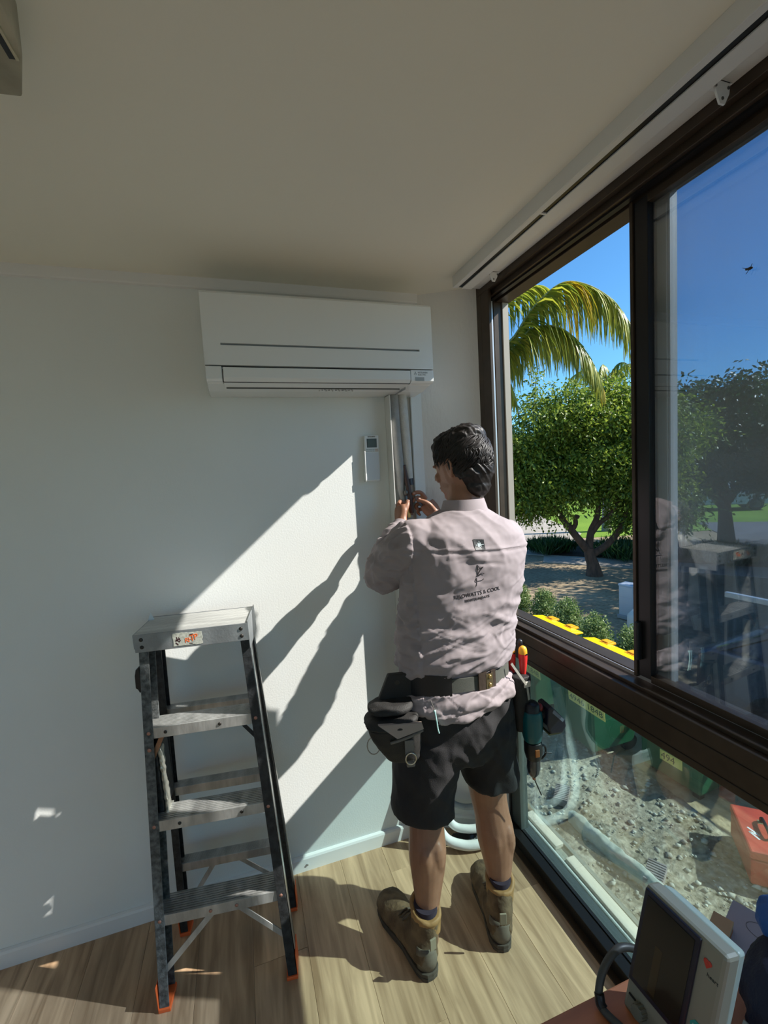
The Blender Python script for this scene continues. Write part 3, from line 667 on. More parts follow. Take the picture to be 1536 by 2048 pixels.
crd = thing('card', 'pale lilac card with a drawn oval lying behind the instrument', 'card', (.86, -1.27, .72), math.radians(22))
MB().box(-.055, .055, -.075, .065, .0005, .003).build('sheet', mat('lilac_card', (.50, .46, .58), .6), crd, bevel=.0004)
ov = MB()
for k in range(28):
    a, b_ = 2*PI*k/28, 2*PI*(k+1)/28
    ov.bar((.015+.018*math.cos(a), .008+.028*math.sin(a), .0032), (.015+.018*math.cos(b_), .008+.028*math.sin(b_), .0032), .0012, .0004)
ov.build('drawn_oval', mat('oval_ink', (.20, .19, .24), .6), crd)
obx = thing('orange_box', 'small orange box behind the instrument, beside lilac card', 'box', (.795, -1.228, .72), .4)
MB().box(-.025, .025, -.015, .015, .0005, .020).build('box', mat('orange_box_card', (.50, .13, .03), .5), obx, bevel=.001)
MB().box(-.026, .026, -.016, .016, .015, .0215).build('lid', mat('orange_box_lid', (.60, .40, .25), .5), obx, bevel=.001)
# navy and blue soft bag
bag = thing('tool_bag', 'navy and bright blue soft bag at the lower right corner', 'bag', (.735, -1.405, .72))
NAVY = mat('navy_fabric', (.006, .008, .028), .75, bump=.4, bscale=220); BLUEF = mat('blue_fabric', (.01, .10, .38), .6, bump=.3, bscale=200)
def bagd(c, q): return .007*noise.noise(Vector(c)*22)+.003*noise.noise(Vector(c)*60)
remesh('body', MB().ball((.02, -.02, .085), (.12, .115, .085)).ball((.06, .02, .13), (.07, .06, .06)).box(-.05, .10, -.10, .06, .004, .08), .006, NAVY, bag, 4, bagd)
remesh('top_panel', MB().ball((.055, .045, .150), (.060, .060, .038)).ball((.09, .02, .155), (.05, .05, .035)), .005, BLUEF, bag, 3, bagd)
MB().bar((-.085, .045, .05), (-.078, .01, .045), .022, .003, (-1, .3, .5)).build('tag', mat('grey_tag', (.42, .45, .42), .6), bag, bevel=.0005)

# ================================================================== PERSON
PE = thing('person', 'person with back to camera in mauve-grey work shirt, black shorts, brown boots', 'person', (.60, -.44, 0))
PO = Vector((.60, -.44, 0))
def PM(): return MB()
SKIN = mat('skin', (.30, .145, .088), .45, var=.07, vscale=30, sss=.08, bump=.08, bscale=300)
def T(mb): return mb.xf(Matrix.Translation(-PO))
# ---- body: one continuous surface
bd = MB()
# legs (world coordinates)
bd.tube([(.552, -.43, .86), (.545, -.43, .74), (.535, -.425, .58), (.530, -.418, .47), (.522, -.432, .40), (.513, -.452, .32), (.500, -.470, .22), (.488, -.486, .14), (.482, -.492, .06)],
        [.095, .094, .080, .066, .062, .064, .048, .036, .038], 20, smooth=5)
bd.tube([(.740, -.43, .86), (.752, -.43, .74), (.768, -.42, .56), (.776, -.415, .45), (.780, -.430, .38), (.783, -.446, .30), (.776, -.468, .21), (.768, -.486, .14), (.766, -.490, .06)],
        [.095, .092, .078, .067, .063, .067, .049, .037, .038], 20, smooth=5)
# kneecaps/calf heads and ankle bones
bd.ball((.537, -.372, .455), (.036, .022, .040)); bd.ball((.784, -.368, .435), (.036, .022, .040))
bd.ball((.533, -.488, .335), (.030, .030, .062)); bd.ball((.494, -.486, .33), (.028, .030, .060)); bd.ball((.806, -.484, .305), (.030, .030, .062)); bd.ball((.765, -.482, .30), (.028, .030, .060))
# feet inside the boots
bd.tube([(.478, -.525, .045), (.462, -.45, .05), (.435, -.36, .03)], [(.03, .035), (.036, .035), (.036, .02)], 12, smooth=3)
bd.tube([(.748, -.525, .045), (.770, -.45, .05), (.795, -.36, .03)], [(.03, .035), (.036, .035), (.036, .02)], 12, smooth=3)
# trunk
bd.rings([(.648, -.43, .80, .155, .10), (.648, -.43, .90, .165, .11), (.655, -.43, 1.0, .145, .095), (.672, -.43, 1.12, .155, .10), (.69, -.43, 1.24, .172, .105), (.70, -.43, 1.36, .175, .10), (.712, -.43, 1.43, .14, .075), (.716, -.425, 1.47, .07, .06)], 28)
# neck and head
bd.tube([(.716, -.43, 1.44), (.722, -.425, 1.50), (.728, -.412, 1.555), (.732, -.402, 1.60)], [.066, .058, .055, .058], 20, smooth=3)
HC = Vector((.732, -.400, 1.640)); HR = Quaternion((0, 0, 1), math.radians(27)) @ Quaternion((1, 0, 0), math.radians(-10))
def hp(x, y, z): return HC + HR @ Vector((x, y, z))       # head frame: +y is the direction the face looks
bd.ball(HC, (.074, .094, .104), HR, 20)
bd.ball(hp(0, .035, -.055), (.058, .058, .056), HR); bd.ball(hp(0, .062, -.092), (.030, .026, .022), HR)       # jaw and chin
bd.tube([hp(0, .088, .012), hp(0, .108, -.018), hp(0, .112, -.030)], [.007, .011, .013], 10); bd.ball(hp(.011, .100, -.034), .007); bd.ball(hp(-.011, .100, -.034), .007)
bd.ball(hp(0, .092, -.060), (.024, .008, .005), HR); bd.ball(hp(0, .090, -.070), (.020, .009, .006), HR)        # lips
bd.ball(hp(.030, .082, .016), (.022, .012, .007), HR); bd.ball(hp(-.030, .082, .016), (.022, .012, .007), HR)   # brows
bd.ball(hp(.042, .070, -.025), (.020, .016, .018), HR); bd.ball(hp(-.042, .070, -.025), (.020, .016, .018), HR)
for s in (-1, 1):                                                                                                # ears
    e = [hp(s*.074, -.004, -.040), hp(s*.082, -.014, -.020), hp(s*.086, -.020, .004), hp(s*.084, -.010, .020), hp(s*.078, .004, .012), hp(s*.076, .004, -.012), hp(s*.074, -.002, -.034)]
    bd.tube(e, .0052, 8, smooth=4); bd.ball(hp(s*.076, -.006, -.010), (.006, .012, .024), HR)
# arms
SHL, ELL, WRL = (.535, -.43, 1.385), (.468, -.275, 1.275), (.603, -.125, 1.420)
SHR, ELR, WRR = (.862, -.43, 1.355), (.892, -.345, 1.195), (.772, -.125, 1.425)
bd.tube([(.61, -.43, 1.385), SHL, (.495, -.35, 1.345), ELL, (.535, -.20, 1.345), WRL], [.05, .056, .050, .043, .042, .027], 18, smooth=4)
bd.tube([(.80, -.43, 1.365), SHR, (.885, -.39, 1.29), ELR, (.840, -.245, 1.30), WRR], [.05, .056, .050, .043, .042, .027], 18, smooth=4)
# left hand: pinches the joint from the left
def fing(pts, r): bd.tube(pts, [r*1.05, r, r*.97, r*.86][:len(pts)] if len(pts) > 2 else r, 9, smooth=3); bd.ball(pts[-1], r*.86, n=8)
bd.tube([WRL, (.606, -.108, 1.440), (.613, -.092, 1.468), (.616, -.080, 1.492)], [(.027, .022), (.029, .020), (.034, .019), (.030, .016)], 14, side=(.55, -.3, .75) if False else (.35, -.9, .1), smooth=3)
fing([(.612, -.072, 1.500), (.628, -.054, 1.512), (.644, -.052, 1.503), (.652, -.058, 1.492)], .0088)
fing([(.610, -.064, 1.487), (.626, -.044, 1.496), (.643, -.040, 1.488), (.654, -.045, 1.478)], .0090)
fing([(.608, -.062, 1.470), (.624, -.042, 1.477), (.641, -.038, 1.469), (.651, -.044, 1.460)], .0086)
fing([(.606, -.066, 1.454), (.619, -.048, 1.459), (.633, -.044, 1.452), (.642, -.049, 1.445)], .0076)
fing([(.616, -.106, 1.455), (.630, -.108, 1.480), (.641, -.100, 1.500), (.648, -.084, 1.512)], .0100)
# right hand: back of the hand up, index and thumb reaching left to the pipe, others curled
bd.tube([WRR, (.760, -.108, 1.448), (.745, -.092, 1.474), (.732, -.082, 1.497)], [(.027, .022), (.029, .020), (.036, .018), (.034, .015)], 14, side=(.6, .1, .75), smooth=3)
fing([(.733, -.080, 1.513), (.716, -.074, 1.540), (.696, -.070, 1.545), (.680, -.066, 1.538)], .0088)
fing([(.728, -.076, 1.502), (.708, -.068, 1.520), (.690, -.066, 1.519), (.680, -.064, 1.508)], .0090)
fing([(.724, -.072, 1.487), (.705, -.060, 1.497), (.693, -.060, 1.485), (.697, -.068, 1.474)], .0086)
fing([(.722, -.070, 1.470), (.708, -.058, 1.472), (.700, -.060, 1.460), (.706, -.068, 1.450)], .0076)
fing([(.752, -.112, 1.468), (.734, -.112, 1.492), (.713, -.104, 1.506), (.694, -.090, 1.512)], .0098)
body = remesh('body', T(bd), .0038, SKIN, PE, 3)
# nails
NAIL = mat('nail', (.42, .23, .17), .3)
for p, q in (((.694, -.0995, 1.518), (.03, 0, .0)), ((.648, -.094, 1.513), (0, 0, 0)), ((.682, -.075, 1.541), (0, 0, 0))):
    T(MB().ball(p, (.0055, .0028, .0045))).build('nail', NAIL, PE, smooth=60)
# eyes
for s in (-1, 1):
    T(MB().ball(hp(s*.030, .080, .002), .0105)).build('eye', mat('eye_white', (.8, .78, .75), .2) if 'eye_white' not in bpy.data.materials else bpy.data.materials['eye_white'], PE, smooth=180)

# ---- hair: scalp volume plus curved locks
HAIR = mat('dark_hair', (.012, .009, .008), .5, var=.5, vscale=60, spec=.4)
hr = MB(); hr.ball(hp(0, -.012, .022), (.083, .095, .100), HR, 20); hr.ball(hp(0, -.050, -.028), (.066, .056, .066), HR, 16); hr.ball(hp(0, -.052, -.078), (.050, .036, .040), HR, 14)
hr.ball(hp(0, .030, .078), (.062, .062, .046), HR, 14); hr.ball(hp(0, -.03, .085), (.07, .07, .045), HR, 14)
def haird(c, q):
    v = HR.inverted() @ (Vector(c)+PO-HC)
    a = noise.noise(Vector((v.x*34+v.z*30, v.y*34, v.z*16+v.x*20)))
    b = noise.noise(Vector((v.x*80+v.z*60, v.y*90, v.z*30)))
    k = 1.0 if v.z > -.05 else .35
    if v.y > -.006 and v.z < .022 and abs(v.x) > .03: return -.022
    return k*(.0065*(1-2.2*abs(a))+.003*(1-2.2*abs(b)))
scalp = remesh('hair', T(hr), .0032, HAIR, PE, 2, haird)
lk = MB(); random.seed(21)
def sc(th, ph, k=1.0):
    d = Vector((math.sin(th)*math.cos(ph)*.085, math.cos(th)*math.cos(ph)*.101, math.sin(ph)*.102)); return Vector((0, -.010, .024)) + d*k
n_l = 0
while n_l < 1150:
    th = random.uniform(-PI, PI); ph = math.asin(random.uniform(-.6, 1.0))
    if abs(th) < .95 and ph < .55: continue
    if abs(th) < 2.1 and ph < .25: continue
    if ph < -.3 and abs(th) < 2.4: continue
    n_l += 1
    p = sc(th, ph); swirl = .55+.5*math.sin(th*2.3+ph*3.1)+random.uniform(-.25, .25); ln = random.uniform(.30, .62)*(1.15 if ph > .2 else .8)
    P = []; m = 5; lf = random.uniform(.0, .05)
    for k in range(m):
        t = k/(m-1)
        q = sc(th+swirl*ln*t*1.1/max(.4, math.cos(ph))+.10*math.sin(4*t+ph*7), max(-1.0, ph-ln*t*.8), 1.012+.030*math.sin(t*PI*.9)+lf*t)
        P.append(hp(*q))
    r0 = random.uniform(.0011, .0021)
    lk.tube(P, [(r0*1.5, r0*.7), (r0*2.0, r0*.9), (r0*1.9, r0*.9), (r0*1.2, r0*.6), (r0*.2, r0*.1)], 6, smooth=2)
T(lk).build('hair_locks', HAIR, PE, smooth=180)
# nape stubble / side hair is covered by the scalp volume

# ---- shirt
SHIRT = mat('mauve_grey_cotton', (.315, .270, .282), .85, bump=.07, bscale=600, var=.05, vscale=12)
sm = MB()
sm.rings([(.655, -.445, .872, .195, .140, -.02), (.653, -.445, .90, .198, .140, -.02), (.651, -.442, .935, .186, .126), (.652, -.440, .965, .184, .122), (.655, -.440, 1.0, .198, .135), (.662, -.440, 1.06, .203, .138),
          (.670, -.440, 1.12, .203, .134), (.690, -.440, 1.21, .212, .134), (.703, -.440, 1.29, .217, .136), (.712, -.440, 1.36, .214, .134), (.714, -.438, 1.41, .200, .122, -.04), (.714, -.436, 1.445, .165, .100, -.05),
          (.716, -.432, 1.472, .110, .080, -.04), (.719, -.430, 1.490, .078, .070)], 40, sq=2.25)
sm.tube([(.585, -.435, 1.400), (.535, -.432, 1.392), (.492, -.360, 1.330), (.462, -.275, 1.272), (.535, -.196, 1.350), (.590, -.138, 1.408)], [.066, .078, .074, .062, .052, .036], 20, smooth=5)
sm.tube([(.83, -.435, 1.385), (.872, -.434, 1.372), (.894, -.400, 1.290), (.898, -.350, 1.200), (.846, -.245, 1.300), (.785, -.145, 1.408)], [.060, .066, .061, .056, .050, .037], 20, smooth=5)
# hanging tail of the shirt below the belt
sm.rings([(.640, -.458, .850, .150, .130, .10), (.645, -.455, .90, .175, .135)], 30)
def fold(c, q):
    x, y, z = c[0]+PO.x, c[1]+PO.y, c[2]
    n = noise.noise
    d = 0.0
    back = max(0, -q[1])
    arm = 1.0 if (x < .50 or y > -.30) else 0.0
    # horizontal drag folds on the lower back, deeper towards the waist
    low = min(1, max(0, (1.33-z)/.30)); v = n(Vector((x*5, y*4, z*20+x*5.5)))
    d += low*(.0135*(1-abs(v)*2.2)*(.45+.55*n(Vector((x*7+3, z*6, 1)))))
    v2 = n(Vector((x*9+5, y*6, z*33-x*9))); d += low*.0075*(1-abs(v2)*2.4)
    # radiating folds from the shoulder blades / upper back, soft
    v3 = n(Vector((x*13+z*9, y*6, z*7-x*4+9))); d += (1-low)*.0065*(1-abs(v3)*2.2)
    # crisp creases: narrow grooves with a raised lip along stretched noise contours
    if not arm:
        w1 = n(Vector((x*4.5+z*3, y*3+7, z*15-x*6))); w2 = n(Vector((x*6+11, y*3, z*21+x*9)))
        amp = .25+.75*low
        d += amp*(-.0028*math.exp(-(w1/.055)**2)+.0024*math.exp(-((w1-.11)/.05)**2)) + low*(-.0018*math.exp(-(w2/.055)**2)+.0016*math.exp(-((w2-.10)/.045)**2))
        for (px_, pz, ax, az) in ((.665, 1.245, 1, .05), (.71, 1.33, 1, -.12), (.70, 1.10, 1, .35)):
            u = (x-px_)*ax+(z-pz)*az; q_ = (z-pz)-az*(x-px_)
            d += -.004*math.exp(-(q_/.006)**2)*math.exp(-(u/.06)**2)
    # rings of creases in the sleeves
    if arm: v4 = n(Vector((x*12, y*22+z*18, z*26-y*12))); d += .0085*(1-abs(v4)*2.4)
    if .925 < z < .985 and y > -.6 and not arm: d *= .25
    if y < -.40:
        wx = min(1, max(0, (.125-abs(x-.68))/.05)); wz = min(1, max(0, (.045-abs(z-1.232))/.03)); wx = wx*wx*(3-2*wx); wz = wz*wz*(3-2*wz)
        d *= 1-.75*wx*wz
    # yoke seam on the back
    zs = 1.372-.05*(x-.69)
    if back > .3 and y < -.46: d += .0020*max(0, 1-abs(z-zs-.004)/.006)-.0030*max(0, 1-abs(z-zs+.006)/.006)
    d += .0012*n(Vector(c)*55)
    return d
shirt = remesh('shirt', T(sm), .0048, SHIRT, PE, 5, fold)
# collar, cuffs, placket
colr = MB(); m = 30
def ring_strip(cx, cy, zb, zt, rb, rt_, a0=0, a1=2*PI, th=.004, mb=None, tilt=0):
    mb = mb or MB(); k0 = len(mb.v); n = 30
    for i in range(n+1):
        a = a0+(a1-a0)*i/n; c, s = math.cos(a), math.sin(a)
        for (r, z) in ((rb, zb), (rt_, zt), ((rt_[0]+th, rt_[1]+th), zt), ((rb[0]+th, rb[1]+th), zb)):
            mb.v.append((cx+r[0]*c, cy+r[1]*s, z+tilt*c+.012*max(0, s)*(-1 if z == zt else -1)))
    for i in range(n):
        for j in range(4):
            a = k0+i*4+j; b = k0+i*4+(j+1) % 4; mb.f.append((a, b, b+4, a+4))
    mb.f.append((k0, k0+1, k0+2, k0+3)); e = k0+n*4; mb.f.append((e+3, e+2, e+1, e)); return mb
cl = ring_strip(.7205, -.426, 1.482, 1.524, (.070, .062), (.064, .057), mb=MB(), th=.004)
ring_strip(.7205, -.426, 1.474, 1.527, (.084, .076), (.0675, .0605), math.radians(-235), math.radians(55), .003, cl)
T(cl).build('collar', SHIRT, shirt, smooth=50)
def cuff(a, b, r):
    return T(MB().tube([a, b], r, 18)).build('cuff', SHIRT, shirt, bevel=.002, smooth=50)
cuff((.580, -.150, 1.398), (.602, -.126, 1.420), .0375); cuff((.795, -.158, 1.396), (.772, -.128, 1.422), .0380)
# projecting printed matter onto the back of the shirt
def project(mb_or_me, lift=.0012):
    me = mb_or_me; me0 = shirt.data
    bvh = BVHTree.FromPolygons([tuple(v.co) for v in me0.vertices], [tuple(p.vertices) for p in me0.polygons])
    for v in me.vertices:
        dz = v.co.y
        hit = bvh.ray_cast(Vector((v.co.x, -1.0, v.co.z)), Vector((0, 1, 0)))
        if hit[0] is not None: v.co.y = hit[0].y-lift-dz
def back_text(s, size, x, z, slope=0, shear=0, spacing=1.0):
    M = Matrix.Translation((x-PO.x, 0, z)) @ Matrix.Rotation(math.radians(90), 4, 'X') @ Matrix.Rotation(slope, 4, 'Z')
    o = text('lettering', s, size, M, PRINT, shirt, .0003, 'CENTER', shear, spacing)
    # re-centre depth then drape
    b = bmesh.new(); b.from_mesh(o.data)
    for _ in range(4):
        e = [e for e in b.edges if e.calc_length() > .0035]
        if not e: break
        bmesh.ops.subdivide_edges(b, edges=e, cuts=1); bmesh.ops.triangulate(b, faces=b.faces)
    b.to_mesh(o.data); b.free(); project(o.data, .0007); return o
PRINT = mat('black_print', (.02, .016, .02), .7)
back_text('KILOWATTS & COOL', .0165, .679, 1.236, math.radians(4)); back_text('WHITSUNDAYS', .0112, .676, 1.2205, math.radians(4), 0, 1.12)
def stroke(pts, w_=.0018):
    b = MB()
    for a, c in zip(pts[:-1], pts[1:]):
        a = Vector((a[0], 0, a[1])); c = Vector((c[0], 0, c[1])); n = max(1, int((c-a).length/.004))
        for k in range(n):
            p = a.lerp(c, k/n); q = a.lerp(c, (k+1)/n); b.bar(p, q, w_, .0006, (0, 1, 0))
    return b
em2 = MB()
for P in ([(.681, 1.330), (.682, 1.312), (.679, 1.296)], [(.679, 1.296), (.690, 1.312), (.700, 1.322), (.688, 1.318), (.681, 1.330)], [(.679, 1.296), (.695, 1.303), (.703, 1.299)], [(.675, 1.294), (.686, 1.296), (.692, 1.300)],
          [(.676, 1.290), (.670, 1.280), (.672, 1.277), (.680, 1.279), (.694, 1.280), (.702, 1.284)], [(.676, 1.290), (.677, 1.281), (.673, 1.264)]):
    eo = stroke([(p[0]-PO.x-.002, p[1]) for p in P]).build('emblem_stroke', PRINT, shirt); project(eo.data, .0010)
# neat square label with a pale spark, above the yoke seam
lb = MB()
for i in range(6):
    for j in range(6):
        x = .676-PO.x+.0058*i; z = 1.377+.0052*j-.0006*i; lb.box(x, x+.0058, -.0004, .0004, z, z+.0052)
lo = lb.build('label_patch', mat('black_patch', (.015, .018, .02), .5), shirt); project(lo.data, .0016)
sp = stroke([(.680-PO.x, 1.390), (.708-PO.x, 1.3905)], .0022)
for s_ in (stroke([(.693-PO.x, 1.381), (.6935-PO.x, 1.402)], .0024), stroke([(.687-PO.x, 1.385), (.699-PO.x, 1.396)], .0028), stroke([(.687-PO.x, 1.396), (.700-PO.x, 1.385)], .0028), stroke([(.688-PO.x, 1.3905), (.699-PO.x, 1.3905)], .006)):
    k = len(sp.v); sp.v += s_.v; sp.f += [tuple(i+k for i in f) for f in s_.f]
spo = sp.build('patch_emblem', mat('patch_silver', (.45, .52, .54), .4), shirt); project(spo.data, .0028)
# stitch line along the yoke
stc = MB()
for k in range(58):
    x = .56+.0052*k; z = 1.3735-.05*(x-.69); stc.box(x-PO.x, x-PO.x+.003, -.0003, .0003, z, z+.0012)
sto = stc.build('yoke_stitching', mat('stitch', (.18, .15, .16), .8), shirt); project(sto.data, .0008)

# ---- shorts
SHORT = mat('black_cotton', (.017, .016, .018), .88, bump=.25, bscale=400, var=.1, vscale=15)
sh_ = MB()
sh_.rings([(.648, -.430, .655, .175, .115), (.650, -.432, .72, .212, .135), (.650, -.436, .80, .210, .140), (.650, -.438, .87, .200, .132), (.650, -.438, .93, .175, .115)], 36, sq=2.3)
sh_.tube([(.548, -.435, .76), (.535, -.432, .66), (.522, -.430, .56), (.516, -.432, .500), (.515, -.433, .480)], [(.112, .128), (.112, .124), (.108, .118), (.109, .116), (.107, .114)], 26, side=(1, 0, 0), smooth=4)
sh_.tube([(.750, -.435, .76), (.765, -.430, .66), (.775, -.428, .58), (.778, -.428, .540), (.778, -.428, .520)], [(.108, .128), (.104, .122), (.098, .114), (.098, .112), (.095, .109)], 26, side=(1, 0, 0), smooth=4)
def sfold(c, q):
    x, y, z = c[0]+PO.x, c[1]+PO.y, c[2]; n = noise.noise
    v = n(Vector((x*9, y*5, z*11+x*14))); v2 = n(Vector((x*18+4, y*8, z*13-x*10)))
    return .007*(1-abs(v)*2.2)+.0035*(1-abs(v2)*2.3)-.003+.0008*n(Vector(c)*60)
shorts = remesh('shorts', T(sh_), .0060, SHORT, PE, 4, sfold)
# ---- belt with keeper and buckle-like leather loop
BELT = mat('grey_green_webbing', (.085, .090, .075), .8, bump=.4, bscale=500, stretch=(1, 1, 3)); LEATH = mat('dark_leather', (.045, .030, .022), .5, bump=.3, bscale=90)
def belt_ring(z0, z1, ex, mb, a0=0, a1=2*PI, cx=.652, rx=.191, ry=.131):
    return ring_strip(cx, -.441, z0, z1, (rx+ex, ry+ex), (rx+ex-.001, ry+ex-.001), a0, a1, .004, mb, -.004)
bt_ = T(belt_ring(.932, .976, .0, MB())); belt = bt_.build('belt', BELT, PE, smooth=50)
kp = T(belt_ring(.922, .986, .0055, MB(), math.radians(-86), math.radians(-77))); kp2 = T(belt_ring(.922, .986, .0055, MB(), math.radians(-72), math.radians(-66)))
kp.build('keeper', LEATH, belt, smooth=50); kp2.build('keeper', LEATH, belt, smooth=50)
T(belt_ring(.930, .978, .0065, MB(), math.radians(-78), math.radians(-70))).build('buckle', mat('antique_brass', (.22, .17, .10), .35, metal=.8), belt, smooth=50)
for z in (.941, .968): T(MB().ball((.652+.2*math.cos(math.radians(-74))*1.0, -.441-.137*1.0, z), (.006, .004, .006))).build('stud', BRASS, belt, smooth=60)
hb = T(belt_ring(.915, .990, .004, MB(), math.radians(-165), math.radians(-112))); hb.build('hip_pad', BLACK, belt, smooth=50)

# ---- boots
LE = mat('dusty_boot_leather', (.075, .044, .022), .8, col2=(.18, .118, .062), vscale=18, bump=.35, bscale=120); TAN = mat('tan_collar_leather', (.30, .165, .06), .65, var=.15, vscale=20, bump=.25, bscale=60)
SOLE = mat('boot_sole', (.07, .055, .04), .85, var=.25, vscale=40); LACE = mat('boot_lace', (.09, .07, .05), .8); SOCK = mat('dark_sock', (.03, .02, .035), .9)
def boot(heel, toe, top, lab=None, lean=(0, 0)):
    heel = Vector(heel); toe = Vector(toe); d = (toe-heel); Lg = d.length; ang = math.atan2(-d.x, d.y)
    b = bpy.data.objects.new('boot', None); COL.objects.link(b); b.parent = PE; b.location = heel-PO; b.rotation_euler = (0, 0, ang); b['label'] = lab
    R = Matrix.Rotation(-ang, 3, 'Z'); tp_ = R @ (Vector((top[0], top[1], 0))-Vector((heel.x, heel.y, 0)))
    # upper along y
    u = MB(); s = Lg/.31
    u.tube([(0, .012*s, .055), (0, .04*s, .060), (-.002, .10*s, .060), (-.003, .17*s, .052), (-.004, .235*s, .045), (-.003, .285*s, .038), (-.002, .302*s, .034)],
           [(.033, .040), (.042, .050), (.043, .056), (.048, .050), (.056, .042), (.050, .036), (.028, .024)], 22, side=(1, 0, 0), smooth=4)
    u.tube([(0, .060, .05), (tp_.x*.5, .066, .10), (tp_.x*.9, tp_.y, .150), (tp_.x, tp_.y, top[2]-.006)], [(.041, .060), (.042, .058), (.045, .055), (.047, .054)], 22, side=(1, 0, 0), smooth=4)
    def bdsp(c, q): return .0022*noise.noise(Vector(c)*45+heel*9)+.0012*noise.noise(Vector(c)*110)
    up_ = remesh('upper', u, .0045, LE, b, 3, bdsp)
    # sole outline
    pts = []; n = 26
    prof = [(0, -.004), (.016, -.001), (.029, .012), (.036, .036), (.037, .08), (.036, .13), (.045, .18), (.053, .235), (.047, .282), (.028, .308), (.010, .316)]
    outl = [(x, y*s) for x, y in prof]+[(-x-.004*(1 if 0 < i < 10 else 0), y*s) for i, (x, y) in reversed(list(enumerate(prof)))][:-1]
    MB().prism(outl, 'z', 0, .012).prism([(x*1.03, y) for x, y in outl], 'z', .014, .026).prism([(x*.96, y) for x, y in outl], 'z', .011, .015).build('sole', SOLE, b, bevel=.002)
    # padded collar: a fat tan roll and panel below
    zt = top[2]; P = []; Q = []
    for k in range(25):
        a = 2*PI*k/24; c, s2 = math.cos(a), math.sin(a)
        P.append((tp_.x+.043*c, tp_.y+.049*s2, zt+.010*s2*1.4)); 
    cb_ = MB().tube(P, .0088, 10)
    cb_.rings([(tp_.x*.92, tp_.y, zt-.060, .0460, .0560), (tp_.x*.97, tp_.y, zt-.035, .0475, .0550), (tp_.x, tp_.y, zt-.004, .0480, .0540)], 24)
    co_ = remesh('collar', cb_, .004, TAN, b, 2, lambda c, q: .0014*noise.noise(Vector(c)*50))
    MB().rings([(tp_.x, tp_.y, zt-.01, .038, .043), (tp_.x, tp_.y, zt+.014, .0375, .0425)], 24).build('sock', SOCK, b, smooth=50)
    # heel counter, pull tab
    hcn = MB(); 
    for k in range(9):
        a = math.radians(-90-60+15*k); pass
    rgv = []
    for z, ry, rx in ((.026, .040, .034), (.055, .044, .036), (.085, .041, .036), (.100, .036, .033)): rgv.append((z, ry, rx))
    k0 = 0
    for z, ry, rx in rgv:
        for k in range(11):
            a = math.radians(-165+15*k); hcn.v.append((rx*1.10*math.cos(a), .048+ry*1.16*math.sin(a)-.001, z))
    for i in range(3):
        for k in range(10): a = i*11+k; hcn.f.append((a, a+1, a+12, a+11))
    ho = hcn.build('heel_counter', mat('grey_heel_leather', (.14, .115, .085), .75, var=.15, vscale=30) if 'grey_heel_leather' not in bpy.data.materials else bpy.data.materials['grey_heel_leather'], b, smooth=60)
    so2 = ho.modifiers.new('t', 'SOLIDIFY'); so2.thickness = .003
    MB().box(-.011, .011, -.012, -.006, .112, .150).build('pull_tab', mat('tab_webbing', (.26, .22, .15), .8) if 'tab_webbing' not in bpy.data.materials else bpy.data.materials['tab_webbing'], b, bevel=.0015)
    # laces
    lc = MB()
    for k in range(5):
        y = .125+.020*k; z = .118-.0115*k
        lc.tube([(-.030, y+.004, z-.012), (0, y-.004, z+.004), (.030, y+.006, z-.010)], .0026, 6, smooth=3); lc.tube([(.030, y+.004, z-.012), (0, y+.008, z+.004), (-.030, y+.012, z-.010)], .0026, 6, smooth=3)
    lc.tube([(0, .118, .128), (-.018, .100, .145), (-.030, .108, .130), (-.002, .118, .126)], .0024, 6, smooth=4); lc.tube([(0, .118, .128), (.022, .102, .140), (.034, .112, .122), (.004, .118, .126)], .0024, 6, smooth=4)
    lc.build('laces', LACE, b, smooth=60)
    return b
boot((.468, -.562, 0), (.408, -.262, 0), (.481, -.490, .176), 'left work boot, toe turned out, grey-brown with tan collar')
boot((.723, -.572, 0), (.812, -.285, 0), (.768, -.488, .176), 'right work boot beside the window, with tan collar')

# ================================================================== THINGS HUNG ON THE BELT
po = thing('tool_pouch', 'black tool pouch with flap and metal ring on the left hip', 'tool pouch', (.405, -.50, .84), math.radians(-12))
PB = mat('black_pouch_canvas', (.016, .015, .014), .7, bump=.35, bscale=300); PG = mat('worn_grey_binding', (.15, .14, .125), .7, bump=.3, bscale=200)
def pd(c, q): return .003*noise.noise(Vector(c)*35)
pb = MB(); pb.rings([(.030, 0, -.115, .038, .030), (.022, 0, -.10, .055, .042), (.004, -.002, -.04, .078, .055), (-.004, -.004, .010, .084, .060)], 26, sq=2.8)
remesh('pocket', pb, .004, PB, po, 3, pd)
fl_ = MB(); fl_.rings([(-.012, -.008, .014, .080, .062), (-.012, -.008, .020, .084, .066), (-.006, -.004, .034, .082, .062), (.002, 0, .040, .070, .050)], 26, sq=2.6)
remesh('lower_flap', fl_, .004, PB, po, 2, pd)
remesh('upper_flap', MB().rings([(-.010, .004, .050, .070, .052), (-.008, .006, .062, .074, .054), (0, .01, .074, .060, .04)], 26, sq=2.4), .004, PB, po, 2, pd)
MB().prism([(-.045, .070), (.092, .030), (.092, .150), (-.010, .150)], 'y', .018, .040).build('hanger', PB, po, bevel=.004)
MB().tube([(.018, .0405, .125), (.018, .0170, .125)], .008, 14).build('rivet', DRIV, po, bevel=.001)
